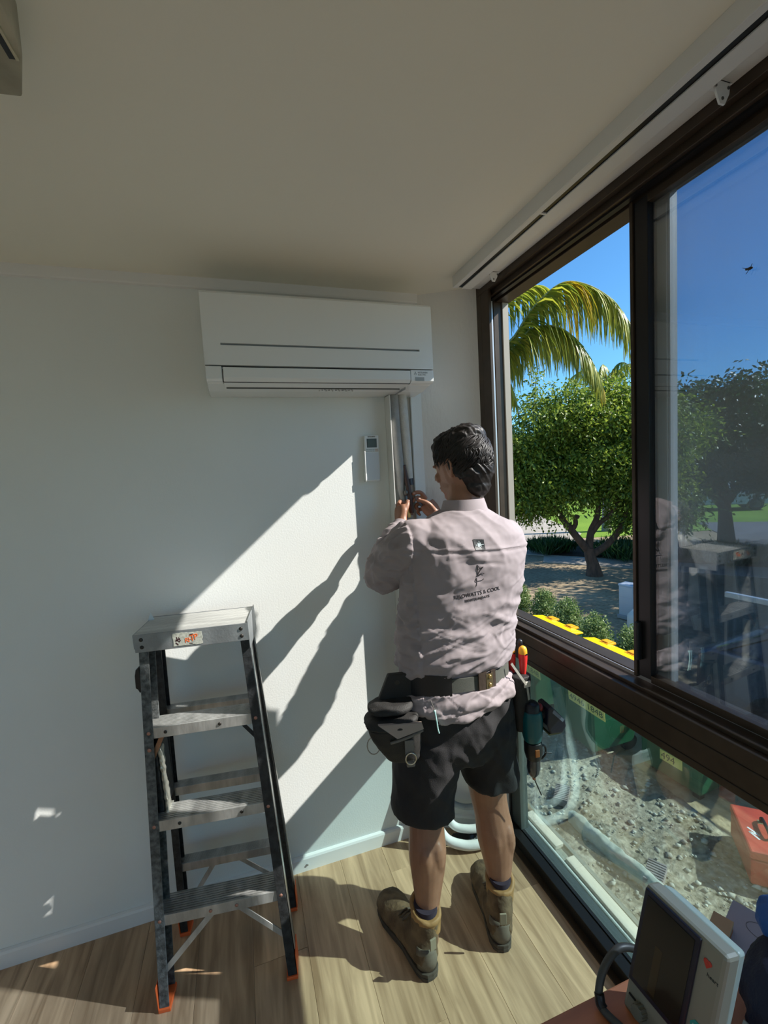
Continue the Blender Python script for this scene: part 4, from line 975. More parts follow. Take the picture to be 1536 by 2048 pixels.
# binding along pocket mouth, open lining
e1 = [( -.02+.100*t, -.064-.006*math.sin(t*PI), -.022+.030*t) for t in [k/8 for k in range(9)]]
MB().tube(e1, .0045, 8).build('binding', PG, po, smooth=60)
MB().add([(-.055, -.070, .040), (.078, -.064, .030), (.082, -.070, .014), (.0, -.080, -.002), (-.055, -.060, .040), (.078, -.054, .030), (.082, -.060, .014), (.0, -.066, -.002)], [(0, 1, 2, 3), (7, 6, 5, 4), (0, 4, 5, 1), (1, 5, 6, 2), (2, 6, 7, 3), (3, 7, 4, 0)]).build('lining', mat('beige_lining', (.34, .27, .22), .8), po)
MB().box(.022, .050, -.068, -.063, -.062, -.018).build('webbing_strap', PG, po, bevel=.001)
rgp = [(.038+.016*math.cos(a), -.071, -.074+.018*math.sin(a)) for a in [2*PI*k/20 for k in range(21)]]
MB().tube(rgp, .0022, 8).build('ring', mat('bright_ring', (.6, .55, .45), .25, metal=.9), po, smooth=60)
MB().box(.026, .052, -.060, -.050, -.110, -.092).build('base_binding', PG, po, bevel=.004)
bk = [(-.070+.02*math.cos(a), -.030, -.045+.028*math.sin(a)) for a in [2*PI*k/16 for k in range(17)]]
MB().tube(bk, .0018, 6).build('side_buckle', mat('dull_ring', (.35, .33, .3), .4, metal=.8), po, smooth=60)
pn = thing('marker_clip', 'thin pale blue clip hanging beside the left hip pouch', 'clip', (.517, -.566, .87))
MB().tube([(0, 0, .022), (.002, -.004, .0), (.006, -.004, -.035), (.010, -.003, -.052)], .0022, 8, smooth=3).ball((0, 0, .020), .004).build('clip', mat('pale_cyan', (.45, .75, .72), .4), pn, smooth=60)
MB().tube([(-.010, .004, .055), (-.004, 0, .035), (0, 0, .022)], .0012, 6).build('string', PG, pn, smooth=60)

ho_ = thing('tool_holster', 'narrow black tool holster on the right hip with pale strap', 'holster', (.862, -.50, .85), math.radians(8))
remesh('sleeve', MB().rings([(0, 0, -.13, .028, .030), (0, 0, -.06, .034, .036), (0, 0, .03, .036, .038), (.002, 0, .065, .037, .038)], 22, sq=2.8), .004, PB, ho_, 3, pd)
MB().tube([(-.060, -.046, .128), (-.030, -.050, .095), (-.008, -.048, .050), (.004, -.046, .035)], (.0045, .0015), 8, smooth=3).build('strap', mat('pale_strap', (.30, .29, .25), .7), ho_) if False else MB().bar((-.062, -.040, .130), (-.006, -.046, .045), .008, .002, (0, 1, 0)).build('strap', mat('pale_strap', (.34, .33, .29), .7), ho_)
MB().box(-.010, .016, -.044, -.038, .032, .052).build('buckle', mat('pale_buckle', (.55, .50, .42), .6), ho_, bevel=.002)
MB().bar((.0, -.044, .034), (.006, -.044, -.012), .007, .002, (0, 1, 0)).build('strap_end', bpy.data.materials['pale_strap'], ho_)
def driver(name, lab, o, ax, ln):
    t = thing(name, lab, 'screwdriver', o, 0, 'insulated screwdrivers on the right hip')
    a = Vector(ax).normalized(); up2 = lambda k: tuple(a*k)
    MB().tube([up2(-.02), up2(.0), up2(.025), up2(.055), up2(.072)], [.006, .0095, .0125, .0150, .0145], 16, smooth=3).build('grip', mat('red_grip', (.72, .035, .03), .4) if 'red_grip' not in bpy.data.materials else bpy.data.materials['red_grip'], t, smooth=60)
    MB().tube([up2(.070), up2(.082), up2(.092), up2(.0965)], [.0148, .0142, .0105, .004], 16, smooth=3).build('end_cap', mat('yellow_cap', (.90, .42, .03), .4) if 'yellow_cap' not in bpy.data.materials else bpy.data.materials['yellow_cap'], t, smooth=60)
    hv = Vector(up2(.070)); MB().tube([hv+Vector((.004, -.0156, 0)), hv+Vector((.004, -.0135, 0))], .0032, 10).build('hole', BLACK, t)
    MB().tube([up2(-.10), up2(-.015)], .0032, 10).build('shank', mat('shank_steel', (.3, .3, .3), .3, metal=.9) if 'shank_steel' not in bpy.data.materials else bpy.data.materials['shank_steel'], t, smooth=60)
    return t
driver('screwdriver', 'red screwdriver with yellow end, nearer the window, in hip holster', (.880, -.505, .915), (.02, .0, 1), .09)
driver('screwdriver', 'red screwdriver with yellow end, tucked against shirt in hip holster', (.853, -.480, .915), (-.03, .02, 1), .09)
t = thing('marker_pen', 'small black-topped tool behind the two red screwdrivers', 'tool', (.905, -.455, .93)); MB().tube([(0, 0, -.07), (0, 0, .055)], .0045, 10).build('shaft', BLACK, t, smooth=60); MB().tube([(0, 0, .055), (0, 0, .062), (0, 0, .078), (0, 0, .084)], [.006, .0095, .0095, .005], 12).build('knob', BLACK, t, smooth=60)

# cordless drill hanging nose down on the right hip: chuck and bit point down, battery sticks out right
dr = thing('cordless_drill', 'teal and black cordless drill hanging nose-down on right hip', 'drill', (.884, -.535, .742), math.radians(-6))
TEAL = mat('teal_plastic', (.005, .10, .115), .35); DRB = mat('drill_black', (.012, .012, .014), .45)
remesh('motor_housing', MB().rings([(.004, 0, -.055, .028, .028), (.004, 0, -.03, .033, .033), (.004, 0, .03, .035, .034), (.004, 0, .055, .031, .030)], 22, sq=2.4), .004, TEAL, dr, 2)
MB().rings([(.004, 0, .050, .030, .029), (.004, 0, .075, .026, .026), (.004, 0, .082, .018, .018)], 22).build('rear_cap', DRB, dr, smooth=50)
remesh('handle', MB().tube([(.015, 0, .040), (.045, -.002, .036), (.075, -.004, .030)], [(.020, .020), (.017, .020), (.022, .024)], 16, side=(0, 1, 0), smooth=3), .004, DRB, dr, 2)
bat = MB().prism([(.046, .066), (.062, .072), (.108, .020), (.112, -.004), (.098, -.026), (.052, -.022), (.040, .010)], 'y', -.036, .034)
bat.build('battery', mat('navy_black_battery', (.010, .012, .026), .35), dr, bevel=.005)
MB().add([(.066, -.0365, .062), (.104, -.0365, .022), (.098, -.0365, .014), (.060, -.0365, .052), (.066, -.034, .062), (.104, -.034, .022), (.098, -.034, .014), (.060, -.034, .052)], [(0, 1, 2, 3), (7, 6, 5, 4), (0, 4, 5, 1), (1, 5, 6, 2), (2, 6, 7, 3), (3, 7, 4, 0)]).build('battery_label', mat('grey_blue_label', (.16, .19, .25), .35), dr)
MB().box(.050, .094, -.030, .028, -.030, -.024).build('battery_catch', mat('olive_catch', (.13, .14, .06), .5), dr, bevel=.001)
MB().ball((.030, -.006, .062), (.012, .014, .015)).build('direction_button', mat('dull_red', (.22, .02, .02), .4), dr, smooth=60)
remesh('gear_case', MB().rings([(.006, 0, -.120, .024, .024), (.006, 0, -.095, .030, .030), (.005, 0, -.056, .029, .029)], 22, sq=2.3), .004, DRB, dr, 2)
MB().box(-.004, .012, -.0325, -.026, -.098, -.072).build('torque_mark', mat('amber_mark', (.28, .09, .02), .5), dr, bevel=.002)
MB().tube([(.020, -.014, -.070), (.042, -.012, -.075), (.046, -.010, -.105), (.030, -.008, -.122)], .0035, 8, smooth=4).build('belt_hook', DRB, dr, smooth=60)
MB().rings([(.004, 0, -.185, .010, .010), (.004, 0, -.172, .019, .019), (.005, 0, -.150, .023, .023), (.006, 0, -.120, .022, .022)], 22).build('chuck', mat('chuck_steel', (.10, .11, .13), .25, metal=.8), dr, smooth=50)
MB().tube([(.003, 0, -.180), (.006, 0, -.196)], .0062, 6).build('bit_holder', mat('copper_brown', (.30, .14, .09), .35, metal=.7), dr, smooth=50)
MB().tube([(.006, 0, -.195), (.030, -.003, -.258)], .0021, 8).build('drill_bit', mat('dark_bit', (.03, .03, .03), .4, metal=.6), dr, smooth=60)
MB().tube([(.040, -.012, -.098), (.066, -.014, -.104)], .0017, 6).build('spare_bit', DRB, dr, smooth=60)

ht = thing('hand_tool', 'blue-handled hand tool held under the right hand', 'tool', (.742, -.085, 1.44))
MB().tube([(.012, -.01, -.045), (.006, -.006, -.02), (-.004, .0, .01), (-.016, .004, .030)], [.006, .0085, .008, .005], 12, smooth=3).build('handle', mat('blue_handle', (.02, .035, .22), .4), ht, smooth=60)
MB().tube([(-.016, .004, .028), (-.040, .012, .062), (-.056, .014, .082)], [.004, .0055, .003], 10, smooth=2).build('jaw', bpy.data.materials['dull_steel'], ht, smooth=60)
# ================================================================== OUTDOORS
G = -1.2
def gmat(name, stops, scales, rough=.95, bump=.6):
    m = bpy.data.materials.new(name); m.use_nodes = True; n = m.node_tree; b = n.nodes['Principled BSDF']; L = n.links.new
    tc = n.nodes.new('ShaderNodeTexCoord'); a = n.nodes.new('ShaderNodeTexNoise'); a.inputs['Scale'].default_value = scales[0]; a.inputs['Detail'].default_value = 8
    c = n.nodes.new('ShaderNodeTexNoise'); c.inputs['Scale'].default_value = scales[1]; c.inputs['Detail'].default_value = 6
    L(tc.outputs['Object'], a.inputs[0]); L(tc.outputs['Object'], c.inputs[0])
    ad = n.nodes.new('ShaderNodeMix'); ad.inputs[0].default_value = .5; L(a.outputs[0], ad.inputs[2]); L(c.outputs[0], ad.inputs[3])
    r = n.nodes.new('ShaderNodeValToRGB'); e = r.color_ramp.elements
    e[0].position = .38; e[0].color = (*stops[0], 1); e[1].position = .62; e[1].color = (*stops[-1], 1)
    if len(stops) > 2: q = e.new(.5); q.color = (*stops[1], 1)
    L(ad.outputs[0], r.inputs[0]); L(r.outputs[0], b.inputs['Base Color']); b.inputs['Roughness'].default_value = rough; b.inputs['Specular IOR Level'].default_value = .2
    bp = n.nodes.new('ShaderNodeBump'); bp.inputs['Strength'].default_value = bump; bp.inputs['Distance'].default_value = .03; L(c.outputs[0], bp.inputs['Height']); L(bp.outputs[0], b.inputs['Normal'])
    return m
DIRT = gmat('dry_ground', [(.20, .15, .095), (.31, .24, .15), (.40, .32, .21)], (.6, 14))
LAWN = gmat('lawn_green', [(.09, .18, .015), (.17, .28, .03)], (.5, 20)); PATHC = gmat('pale_path', [(.30, .27, .23), (.42, .38, .32)], (1.5, 30), bump=.2)
RUBG = gmat('rubble_dirt', [(.13, .115, .085), (.29, .25, .19), (.46, .41, .32)], (3, 26))
MULCH = gmat('mulch', [(.015, .010, .007), (.05, .03, .02)], (3, 40)); ROADM = gmat('asphalt', [(.11, .11, .115), (.16, .16, .165)], (2, 60), bump=.2)
def flat(name, poly, z, m, lab, th=.04):
    return struct(MB().prism(poly, 'z', z-th, z).build(name, m), lab)
flat('ground_dirt', [(1.16, -40), (120, -40), (120, 120), (-60, 120), (-60, .3), (1.16, .3)], G-.01, DIRT, 'bare dry ground of the garden', .3)
# rubble yard right under the window: displaced patch
nx, ny = 70, 90; X = np.linspace(1.14, 3.3, nx); Y = np.linspace(-3.6, 2.6, ny)
V = [(x, y, G+.02+.035*noise.noise(Vector((x*3, y*3, 0)))+.018*noise.noise(Vector((x*11, y*11, 2))) if 0 < i < nx-1 and 0 < j < ny-1 else G-.06) for i, x in enumerate(X) for j, y in enumerate(Y)]
F = [(i*ny+j, (i+1)*ny+j, (i+1)*ny+j+1, i*ny+j+1) for i in range(nx-1) for j in range(ny-1)]
struct(raw('ground_rubble', V, F, RUBG, smooth=True), 'crumbled earth and broken render under the window')
def stones(name, n, x0, x1, y0, y1, smin, smax, m, lab, kind='stuff'):
    vs = []; fs = []; r = np.random.default_rng(len(name)+n)
    base = np.array([(0, 0, -1), (1, 0, 0), (0, 1, 0), (-1, 0, 0), (0, -1, 0), (0, 0, 1)], float); ff = np.array([(0, 2, 1), (0, 3, 2), (0, 4, 3), (0, 1, 4), (5, 1, 2), (5, 2, 3), (5, 3, 4), (5, 4, 1)])
    for k in range(n):
        s = smin+(smax-smin)*r.random()**3; a = r.random()*6.28; c, s_ = math.cos(a), math.sin(a)
        v = base*(1+.5*(r.random((6, 1))-.5))*s*np.array([1, .75+.3*r.random(), .55]); v = v@np.array([[c, s_, 0], [-s_, c, 0], [0, 0, 1]])
        x = x0+(x1-x0)*r.random(); y = y0+(y1-y0)*r.random(); v += (x, y, G+.03+.03*noise.noise(Vector((x*3, y*3, 0)))); fs.append(ff+len(vs)*6); vs.append(v)
    o = raw(name, np.concatenate(vs), np.concatenate(fs), m); return tag(o, lab, 'stones', None, kind)
stones('loose_stones', 3200, 1.2, 3.2, -2.6, 2.4, .006, .032, mat('stone_mixed', (.20, .18, .15), .9, col2=(.55, .52, .44), vscale=7), 'small broken stones scattered on the ground below the window')
# lawn, paths, bed, road
flat('ground_lawn', [(12.0, 12.2), (60, -2), (90, 30), (60, 90), (14.5, 30)], G+.005, LAWN, 'sunlit green lawn beyond the tree')
flat('ground_path', [(8.2, 11.2), (9.4, 9.6), (13.2, 13.0), (16.5, 20), (24, 42), (20, 43), (12.5, 22)], G+.012, PATHC, 'pale path curving away to the left of the tree')
flat('ground_path_cross', [(9.2, 10.2), (8.4, 9.2), (12.5, 3.4), (22, -4), (22.6, -2.8), (13.3, 4.4)], G+.010, PATHC, 'pale path crossing behind the tree')
flat('ground_road', [(14.5, 7.5), (40, -14), (44, -9), (19, 12.5)], G+.008, ROADM, 'grey road strip seen through the right pane')
flat('ground_bed', [(9.2, 10.0), (13.0, 4.8), (13.9, 6.2), (11.7, 11.6), (10.6, 12.0)], G+.03, MULCH, 'dark mulch bed behind the tree')
# outside face of the building below the floor
struct(MB().box(1.0, 1.14, -5.1, .15, G-.2, -.06).build('wall_outer', mat('render_grey', (.42, .41, .36), .9, bump=.3, bscale=40)), 'rendered outer wall below the window')

# ---- ledge with timber strips, pipe and debris just outside the lower pane
LG = mat('weathered_grey_timber', (.22, .22, .19), .85, var=.2, vscale=12, stretch=(1, .1, 1)); PALE = mat('pale_new_timber', (.66, .58, .47), .7, var=.08, vscale=10, stretch=(1, .12, 1), bump=.1)
struct(MB().box(1.12, 1.275, -2.7, .30, -.14, -.075).build('ledge', mat('ledge_concrete', (.26, .26, .21), .9, var=.15, vscale=9, bump=.4, bscale=50)), 'rough concrete ledge outside below the pane')
def tbx(name, m, lab, cat, x0, x1, y0, y1, z0, z1, rz=0, bev=.002, group=None):
    c = ((x0+x1)/2, (y0+y1)/2, z0); o = MB().box(x0-c[0], x1-c[0], y0-c[1], y1-c[1], 0, z1-z0).build(name, m, bevel=bev, loc=c); o.rotation_euler = (0, 0, rz); return tag(o, lab, cat, group)
tbx('timber_strip', PALE, 'pale timber board outside near the corner, first of two', 'timber', 1.204, 1.246, -.235, -.02, -.0745, -.056, .02)
tbx('timber_strip', PALE, 'long pale timber board outside the pane, nearer the camera', 'timber', 1.202, 1.244, -.66, -.30, -.0745, -.055, -.012)
tbx('timber_strip', LG, 'dark-edged grey timber batten beyond the pale boards', 'timber', 1.250, 1.268, -1.3, -.08, -.0745, -.060, .0)
cp = tag(MB().tube([(0, -.75, 0), (0, .62, 0)], .0058, 12).build('conduit', mat('white_conduit', (.66, .68, .63), .4), loc=(1.190, -.66, -.069), smooth=60), 'thin white conduit lying along the ledge outside the pane', 'pipe')
pl_ = mat('plastic_sheet_pale', (.62, .62, .56), .6)
for k, (x, y, sx, sy, sz, mm, lab) in enumerate(((1.205, .045, .032, .045, .022, pl_, 'crumpled pale sheet on the ledge in the far corner'), (1.245, .03, .016, .085, .012, mat('brown_wrap', (.25, .19, .12), .6), 'brown curled offcut on the ledge in the far corner'), (1.155, .035, .018, .022, .020, mat('grey_lump', (.16, .19, .20), .6), 'small grey lump against the lower jamb outside'))):
    t = thing('debris_piece', lab, 'debris', (x, y, -.075)); remesh('piece', MB().ball((0, 0, sz*.8), (sx, sy, sz)), .004, mm, t, 1, lambda c, q: .010*noise.noise(Vector(c)*34))
# ---- concrete kerb lumps and fluted bricks on the ground
KM = mat('concrete_lump', (.30, .32, .27), .9, col2=(.50, .50, .43), vscale=9, bump=.6, bscale=40)
def kerb(lab, x, y, ln, w_, h, rz):
    t = thing('concrete_kerb', lab, 'concrete', (x, y, G+.01), rz); k0 = Vector((x, y, 0))
    remesh('block', MB().prism([(-w_/2, 0), (w_/2, 0), (w_/2*.8, h*.85), (w_/2*.5, h), (-w_/2*.55, h), (-w_/2*.9, h*.7)], 'y', -ln/2, ln/2), .014, KM, t, 2, lambda c, q: .016*noise.noise(Vector(c)*9+k0)+.008*noise.noise(Vector(c)*30))
kerb('long broken concrete kerb on the ground, farther from window', 2.33, .58, .78, .085, .10, math.radians(6))
kerb('broken concrete kerb on the ground, nearer the window', 2.02, .22, .50, .08, .08, math.radians(4))
def fbrick(lab, x, y, rz):
    t = thing('fluted_brick', lab, 'brick', (x, y, G+.04), rz); b = MB().box(-.10, .10, -.055, .055, 0, .045)
    for k in range(9): b.box(-.096+.0218*k, -.096+.0218*k+.013, -.055, .055, .044, .058)
    b.build('block', mat('brick_grey_pink', (.27, .23, .22), .85, var=.2, vscale=14) if 'brick_grey_pink' not in bpy.data.materials else bpy.data.materials['brick_grey_pink'], t, bevel=.002)
fbrick('grey fluted brick lying alone on the ground near hose reflection', 2.37, 1.16, .75); fbrick('grey fluted brick lying on the ground at the kerb end, above instrument', 2.43, .33, .55)
rb_ = thing('red_toolbox', 'red plastic toolbox on the ground outside at right edge', 'tool box', (3.22, .16, G+.03), math.radians(48))
REDM = mat('red_plastic', (.55, .06, .035), .5, var=.15, vscale=6)
MB().box(-.22, .22, -.14, .14, 0, .17).build('base', REDM, rb_, bevel=.012); MB().box(-.225, .225, -.145, .145, .178, .235).build('lid', REDM, rb_, bevel=.012)
MB().tube([(-.08, 0, .235), (-.07, 0, .272), (.07, 0, .272), (.08, 0, .235)], .011, 10, smooth=3).build('handle', BLACK, rb_, smooth=60)
for a, c in (((-.10, .06), (-.04, .10)), ((-.04, .10), (-.06, .05)), ((-.06, .05), (.0, .10))): MB().bar((a[0], a[1], .2352), (c[0], c[1], .2352), .012, .002).build('white_mark', bpy.data.materials.get('white_mark') or mat('white_mark', (.8, .8, .8), .5), rb_)
MB().box(.06, .10, -.02, .02, .2345, .2365).build('grey_label', mat('olive_label', (.25, .22, .12), .6), rb_)

# ---- waste bins: green bodies, yellow lids
GRN = mat('green_bin_plastic', (.015, .10, .045), .4, var=.1, vscale=4); YEL = mat('yellow_lid', (1.0, .62, .005), .35); LBY = mat('yellow_label', (.72, .58, .16), .5)
def bin_(x, y, lab, ly):
    t = thing('wheeled_bin', lab, 'bin', (x, y, G), 0, 'green bins with yellow lids under the window')
    n = 4; b = MB(); b.v = [(-.25, -.27, .10), (.25, -.27, .10), (.25, .27, .10), (-.25, .27, .10), (-.33, -.33, 1.10), (.33, -.33, 1.10), (.33, .33, 1.10), (-.33, .33, 1.10)]; b.f = [(0, 3, 2, 1), (4, 5, 6, 7), (0, 1, 5, 4), (1, 2, 6, 5), (2, 3, 7, 6), (3, 0, 4, 7)]
    b.build('body', GRN, t, bevel=.02)
    MB().box(-.36, .36, -.355, .355, 1.06, 1.105).build('rim', GRN, t, bevel=.01)
    l = MB().prism([(-.37, 1.108), (.37, 1.108), (.37, 1.135), (.10, 1.185), (-.20, 1.175), (-.37, 1.135)], 'y', -.365, .365).build('lid', YEL, t, bevel=.012)
    for yy in (-.17, .17): MB().box(.30, .42, yy-.065, yy+.065, 1.125, 1.155).box(.32, .385, yy-.045, yy+.045, 1.156, 1.17).build('lid_handle', mat('orange_yellow_handle', (.85, .36, .01), .4) if 'orange_yellow_handle' not in bpy.data.materials else bpy.data.materials['orange_yellow_handle'], l, bevel=.008)
    for yy in (-.24, .24): MB().tube([(.20, yy-.02, .10), (.20, yy+.02, .10)], .10, 18).build('wheel', BLACK, t, bevel=.006)
    MB().box(-.22, -.18, -.2, -.12, 0, .12).box(-.22, -.18, .12, .2, 0, .12).build('front_feet', BLACK, t)
    q = MB().add([(-.3345, ly-.24, .85), (-.3345, ly+.24, .85), (-.345, ly+.24, .98), (-.345, ly-.24, .98)], [(0, 1, 2, 3)])
    p = MB().box(-.002, .002, -.235, .235, -.062, .062).build('phone_label', LBY, t); p.location = (-.312, ly, .70); p.rotation_euler = (0, math.radians(-4.6), 0)
    t.scale = (.98, .98, .80)
    text('lettering', '4946 1848', .104, frame((-.0022, .222, -.036), (0, -1, 0), (0, 0, 1)), mat('dark_green_print', (.03, .06, .03), .6) if 'dark_green_print' not in bpy.data.materials else bpy.data.materials['dark_green_print'], p, .0006, spacing=.98)
    return t
bin_(3.25, 2.62, 'green bin with yellow lid, farthest of the bins under the window', -.22)
bin_(3.25, 1.74, 'green bin with yellow lid whose phone number label is fully visible', -.24)
gc = thing('green_crate', 'low green crate with a small yellow label, right of the bins', 'crate', (3.66, 1.03, G), math.radians(4))
MB().box(-.28, .28, -.27, .27, .04, .34).build('body', GRN, gc, bevel=.02); MB().box(-.30, .30, -.29, .29, .34, .38).build('rim', GRN, gc, bevel=.01)
for yy in (-.22, .22): MB().box(-.26, -.20, yy-.03, yy+.03, 0, .05).build('foot', BLACK, gc)
cl_ = MB().box(-.002, .002, -.10, .10, -.045, .045).build('phone_label', LBY, gc); cl_.location = (-.2815, -.02, .22)
text('lettering', '494', .085, frame((-.0022, .09, -.028), (0, -1, 0), (0, 0, 1)), bpy.data.materials['dark_green_print'], cl_, .0006)

# ---- leaves, shrubs and trees
def leafmat(name, c1, c2, tr=.35):
    m = bpy.data.materials.new(name); m.use_nodes = True; n = m.node_tree; n.nodes.clear(); L = n.links.new
    g = n.nodes.new('ShaderNodeNewGeometry'); r = n.nodes.new('ShaderNodeValToRGB'); e = r.color_ramp.elements
    e[0].color = (*c1, 1); e[1].color = (*c2, 1); L(g.outputs['Random Per Island'], r.inputs[0])
    d = n.nodes.new('ShaderNodeBsdfPrincipled'); d.inputs['Roughness'].default_value = .42; L(r.outputs[0], d.inputs['Base Color'])
    t = n.nodes.new('ShaderNodeBsdfTranslucent'); L(r.outputs[0], t.inputs[0]); mx = n.nodes.new('ShaderNodeMixShader'); mx.inputs[0].default_value = tr
    L(d.outputs[0], mx.inputs[1]); L(t.outputs[0], mx.inputs[2]); o = n.nodes.new('ShaderNodeOutputMaterial'); L(mx.outputs[0], o.inputs[0]); return m
def leaves(P, D, ln, wd, r):
    """leaf quads folded along the midrib: P points, D directions, returns verts, faces"""
    n = len(P); D = D/np.linalg.norm(D, axis=1, keepdims=True); u = r.normal(size=(n, 3)); u -= (u*D).sum(1, keepdims=True)*D; u /= np.linalg.norm(u, axis=1, keepdims=True)
    w_ = np.cross(D, u); ln = ln*(.7+.6*r.random((n, 1))); wd = wd*(.7+.6*r.random((n, 1)))
    v = np.stack([P, P+D*ln*.5+u*wd*.5+w_*wd*.15, P+D*ln, P+D*ln*.5-u*wd*.5+w_*wd*.15], 1).reshape(-1, 3)
    k = np.arange(n)[:, None]*4; f = np.concatenate([k+[0, 1, 2], k+[0, 2, 3]], 1).reshape(-1, 3); return v, f
def crown(name, blobs, n, ln, wd, m, parent, seed, droop=.5, shell=.55, per=1, clump=0):
    """leaves through a set of ellipsoids, denser near their surfaces"""
    r = np.random.default_rng(seed); vol = np.array([b[3]*b[4]*b[5] for b in blobs])**.7; vol /= vol.sum(); Ps = []; Ds = []
    for b, v in zip(blobs, vol):
        k = int(n*v); d = r.normal(size=(k, 3)); d /= np.linalg.norm(d, axis=1, keepdims=True); rad = shell+(1-shell)*r.random((k, 1))**.5
        bump_ = 1+.16*np.sin(d[:, :1]*7+b[0])*np.cos(d[:, 1:2]*6+b[1])+.10*np.sin(d[:, 2:]*11+b[2]*3)
        p = np.array(b[:3])+d*rad*bump_*np.array(b[3:6]); Ps.append(p); Ds.append(d*.7+r.normal(size=(k, 3))*.6+np.array([0, 0, -droop]))
    P = np.concatenate(Ps); D = np.concatenate(Ds)
    if clump:        # gather the sprays into tufts with gaps between them
        c = P[r.choice(len(P), len(P)//34)]; i = r.integers(0, len(c), len(P)); out = r.normal(size=(len(P), 3))*clump*np.array([1, 1, .62])
        P = c[i]+out; D = out/clump*.5+r.normal(size=P.shape)*.5+np.array([0, 0, -droop])
    if per > 1:      # sprays of leaflets
        t = np.linspace(0, 1, per)[None, :, None]; Dn = D/np.linalg.norm(D, axis=1, keepdims=True); P2 = (P[:, None]+Dn[:, None]*t*ln*2.2+np.array([0, 0, -1.])*t*t*ln*.8).reshape(-1, 3)
        D = np.repeat(D, per, 0)+r.normal(size=(len(P2), 3))*.8; P = P2
    v, f = leaves(P, D, ln, wd, r); o = raw(name, v, f, m, parent); o['kind'] = 'stuff'; return o
BARK = mat('brown_bark', (.10, .055, .035), .9, var=.3, vscale=14, bump=.8, bscale=30, stretch=(1, 1, .3))
LF_SUN = leafmat('tree_leaf', (.035, .10, .012), (.38, .46, .06), .42); LF_DARK = leafmat('dark_tree_leaf', (.012, .05, .015), (.06, .13, .03)); LF_HEDGE = leafmat('hedge_leaf', (.07, .15, .03), (.30, .38, .15)); LF_FAR = leafmat('far_leaf', (.010, .035, .012), (.05, .10, .03), .2)
def branch(o, pts, rr): return rel(pts, o), rr
tr1 = thing('spreading_tree', 'spreading broad-leaved tree with forked brown trunk beyond the bins', 'tree', (8.40, 7.23, G))
O_ = (8.40, 7.23, G)
tk = MB()
tk.tube(rel([(8.42, 7.22, G-.05), (8.40, 7.24, G+.25), (8.36, 7.28, -.75), (8.34, 7.31, -.52)], O_), [.22, .155, .135, .125], 14, smooth=4)
for P, R in (([(8.34, 7.31, -.58), (8.06, 7.42, -.20), (7.72, 7.58, .35), (7.40, 7.75, .85), (7.3, 7.9, 1.5)], [.11, .09, .08, .055, .03]),
             ([(8.34, 7.31, -.55), (8.44, 7.33, -.10), (8.62, 7.30, .30), (8.70, 7.35, .95), (8.6, 7.5, 1.9)], [.10, .085, .07, .05, .03]),
             ([(8.36, 7.28, -.70), (8.75, 7.15, -.45), (9.05, 7.05, -.10), (9.25, 7.0, .35), (9.5, 6.9, 1.2)], [.10, .085, .075, .055, .03]),
             ([(8.40, 7.31, -.2), (8.62, 7.22, .12), (8.95, 7.12, .40), (9.3, 7.1, 1.0)], [.06, .06, .05, .03]),
             ([(7.95, 7.48, -.05), (8.02, 7.40, .12), (8.00, 7.38, .32), (8.08, 7.34, .30)], [.07, .06, .055, .045]),
             ([(7.40, 7.75, .85), (6.9, 7.9, 1.3), (6.6, 8.2, 1.9)], [.05, .035, .02])): tk.tube(rel(P, O_), R, 10, smooth=4)
tk.build('trunk', BARK, tr1, smooth=60)
BL1 = [(7.0, 8.1, 2.2, .95, .9, .65), (7.6, 7.6, 2.75, .9, .9, .60), (8.5, 7.4, 3.0, 1.0, .95, .65), (9.4, 7.1, 2.85, .95, .9, .65), (6.7, 8.2, 1.5, .75, .7, .55), (7.5, 7.7, 1.75, 1.0, .9, .60), (8.6, 7.4, 1.9, 1.1, .95, .7), (9.6, 7.0, 1.8, 1.0, .95, .7),
       (6.75, 8.1, .90, .6, .55, .42), (7.4, 7.75, 1.05, .75, .7, .45), (8.35, 7.5, 1.15, .8, .8, .42), (9.2, 7.1, 1.05, .85, .8, .5), (10.0, 6.8, .95, .8, .8, .55), (9.5, 6.95, .50, .55, .5, .38), (10.3, 6.7, 2.4, .9, .8, .8), (10.2, 6.6, .35, .5, .5, .35), (6.55, 8.15, .45, .32, .3, .26), (7.05, 7.9, .42, .28, .25, .18), (7.75, 7.5, .52, .22, .22, .20)]
crown('foliage', [(b[0]-O_[0], b[1]-O_[1], b[2]-O_[2], *b[3:]) for b in BL1], 15500, .105, .048, LF_SUN, tr1, 31, .7, .45, 5, .17)
tr2 = thing('garden_tree', 'dark round-crowned tree seen through the right window pane', 'tree', (14.7, 8.3, G)); O_ = (14.7, 8.3, G)
tk = MB().tube([(0, 0, -.05), (0, .05, 1.0), (-.1, .1, 2.2)], [.26, .18, .14], 12, smooth=3).tube([(-.05, .05, 1.2), (-.9, .3, 2.2), (-1.4, .6, 3.2)], [.13, .09, .05], 10, smooth=3).tube([(0, .05, 1.3), (.7, -.2, 2.3), (1.2, -.4, 3.4)], [.13, .09, .05], 10, smooth=3); tk.build('trunk', BARK, tr2, smooth=60)
crown('foliage', [(0, 0, 4.1, 2.1, 1.9, 1.15), (-2.1, .9, 3.6, 1.2, 1.1, .9), (-1.3, .5, 3.2, 1.4, 1.3, .9), (1.4, -.6, 3.3, 1.5, 1.4, 1.0), (0, 0, 2.8, 1.7, 1.6, .8), (-1.9, .8, 2.2, .9, .9, .6), (1.9, -.9, 2.2, .9, .9, .6)], 10500, .16, .08, LF_DARK, tr2, 33, .6, .5, 4, .27)
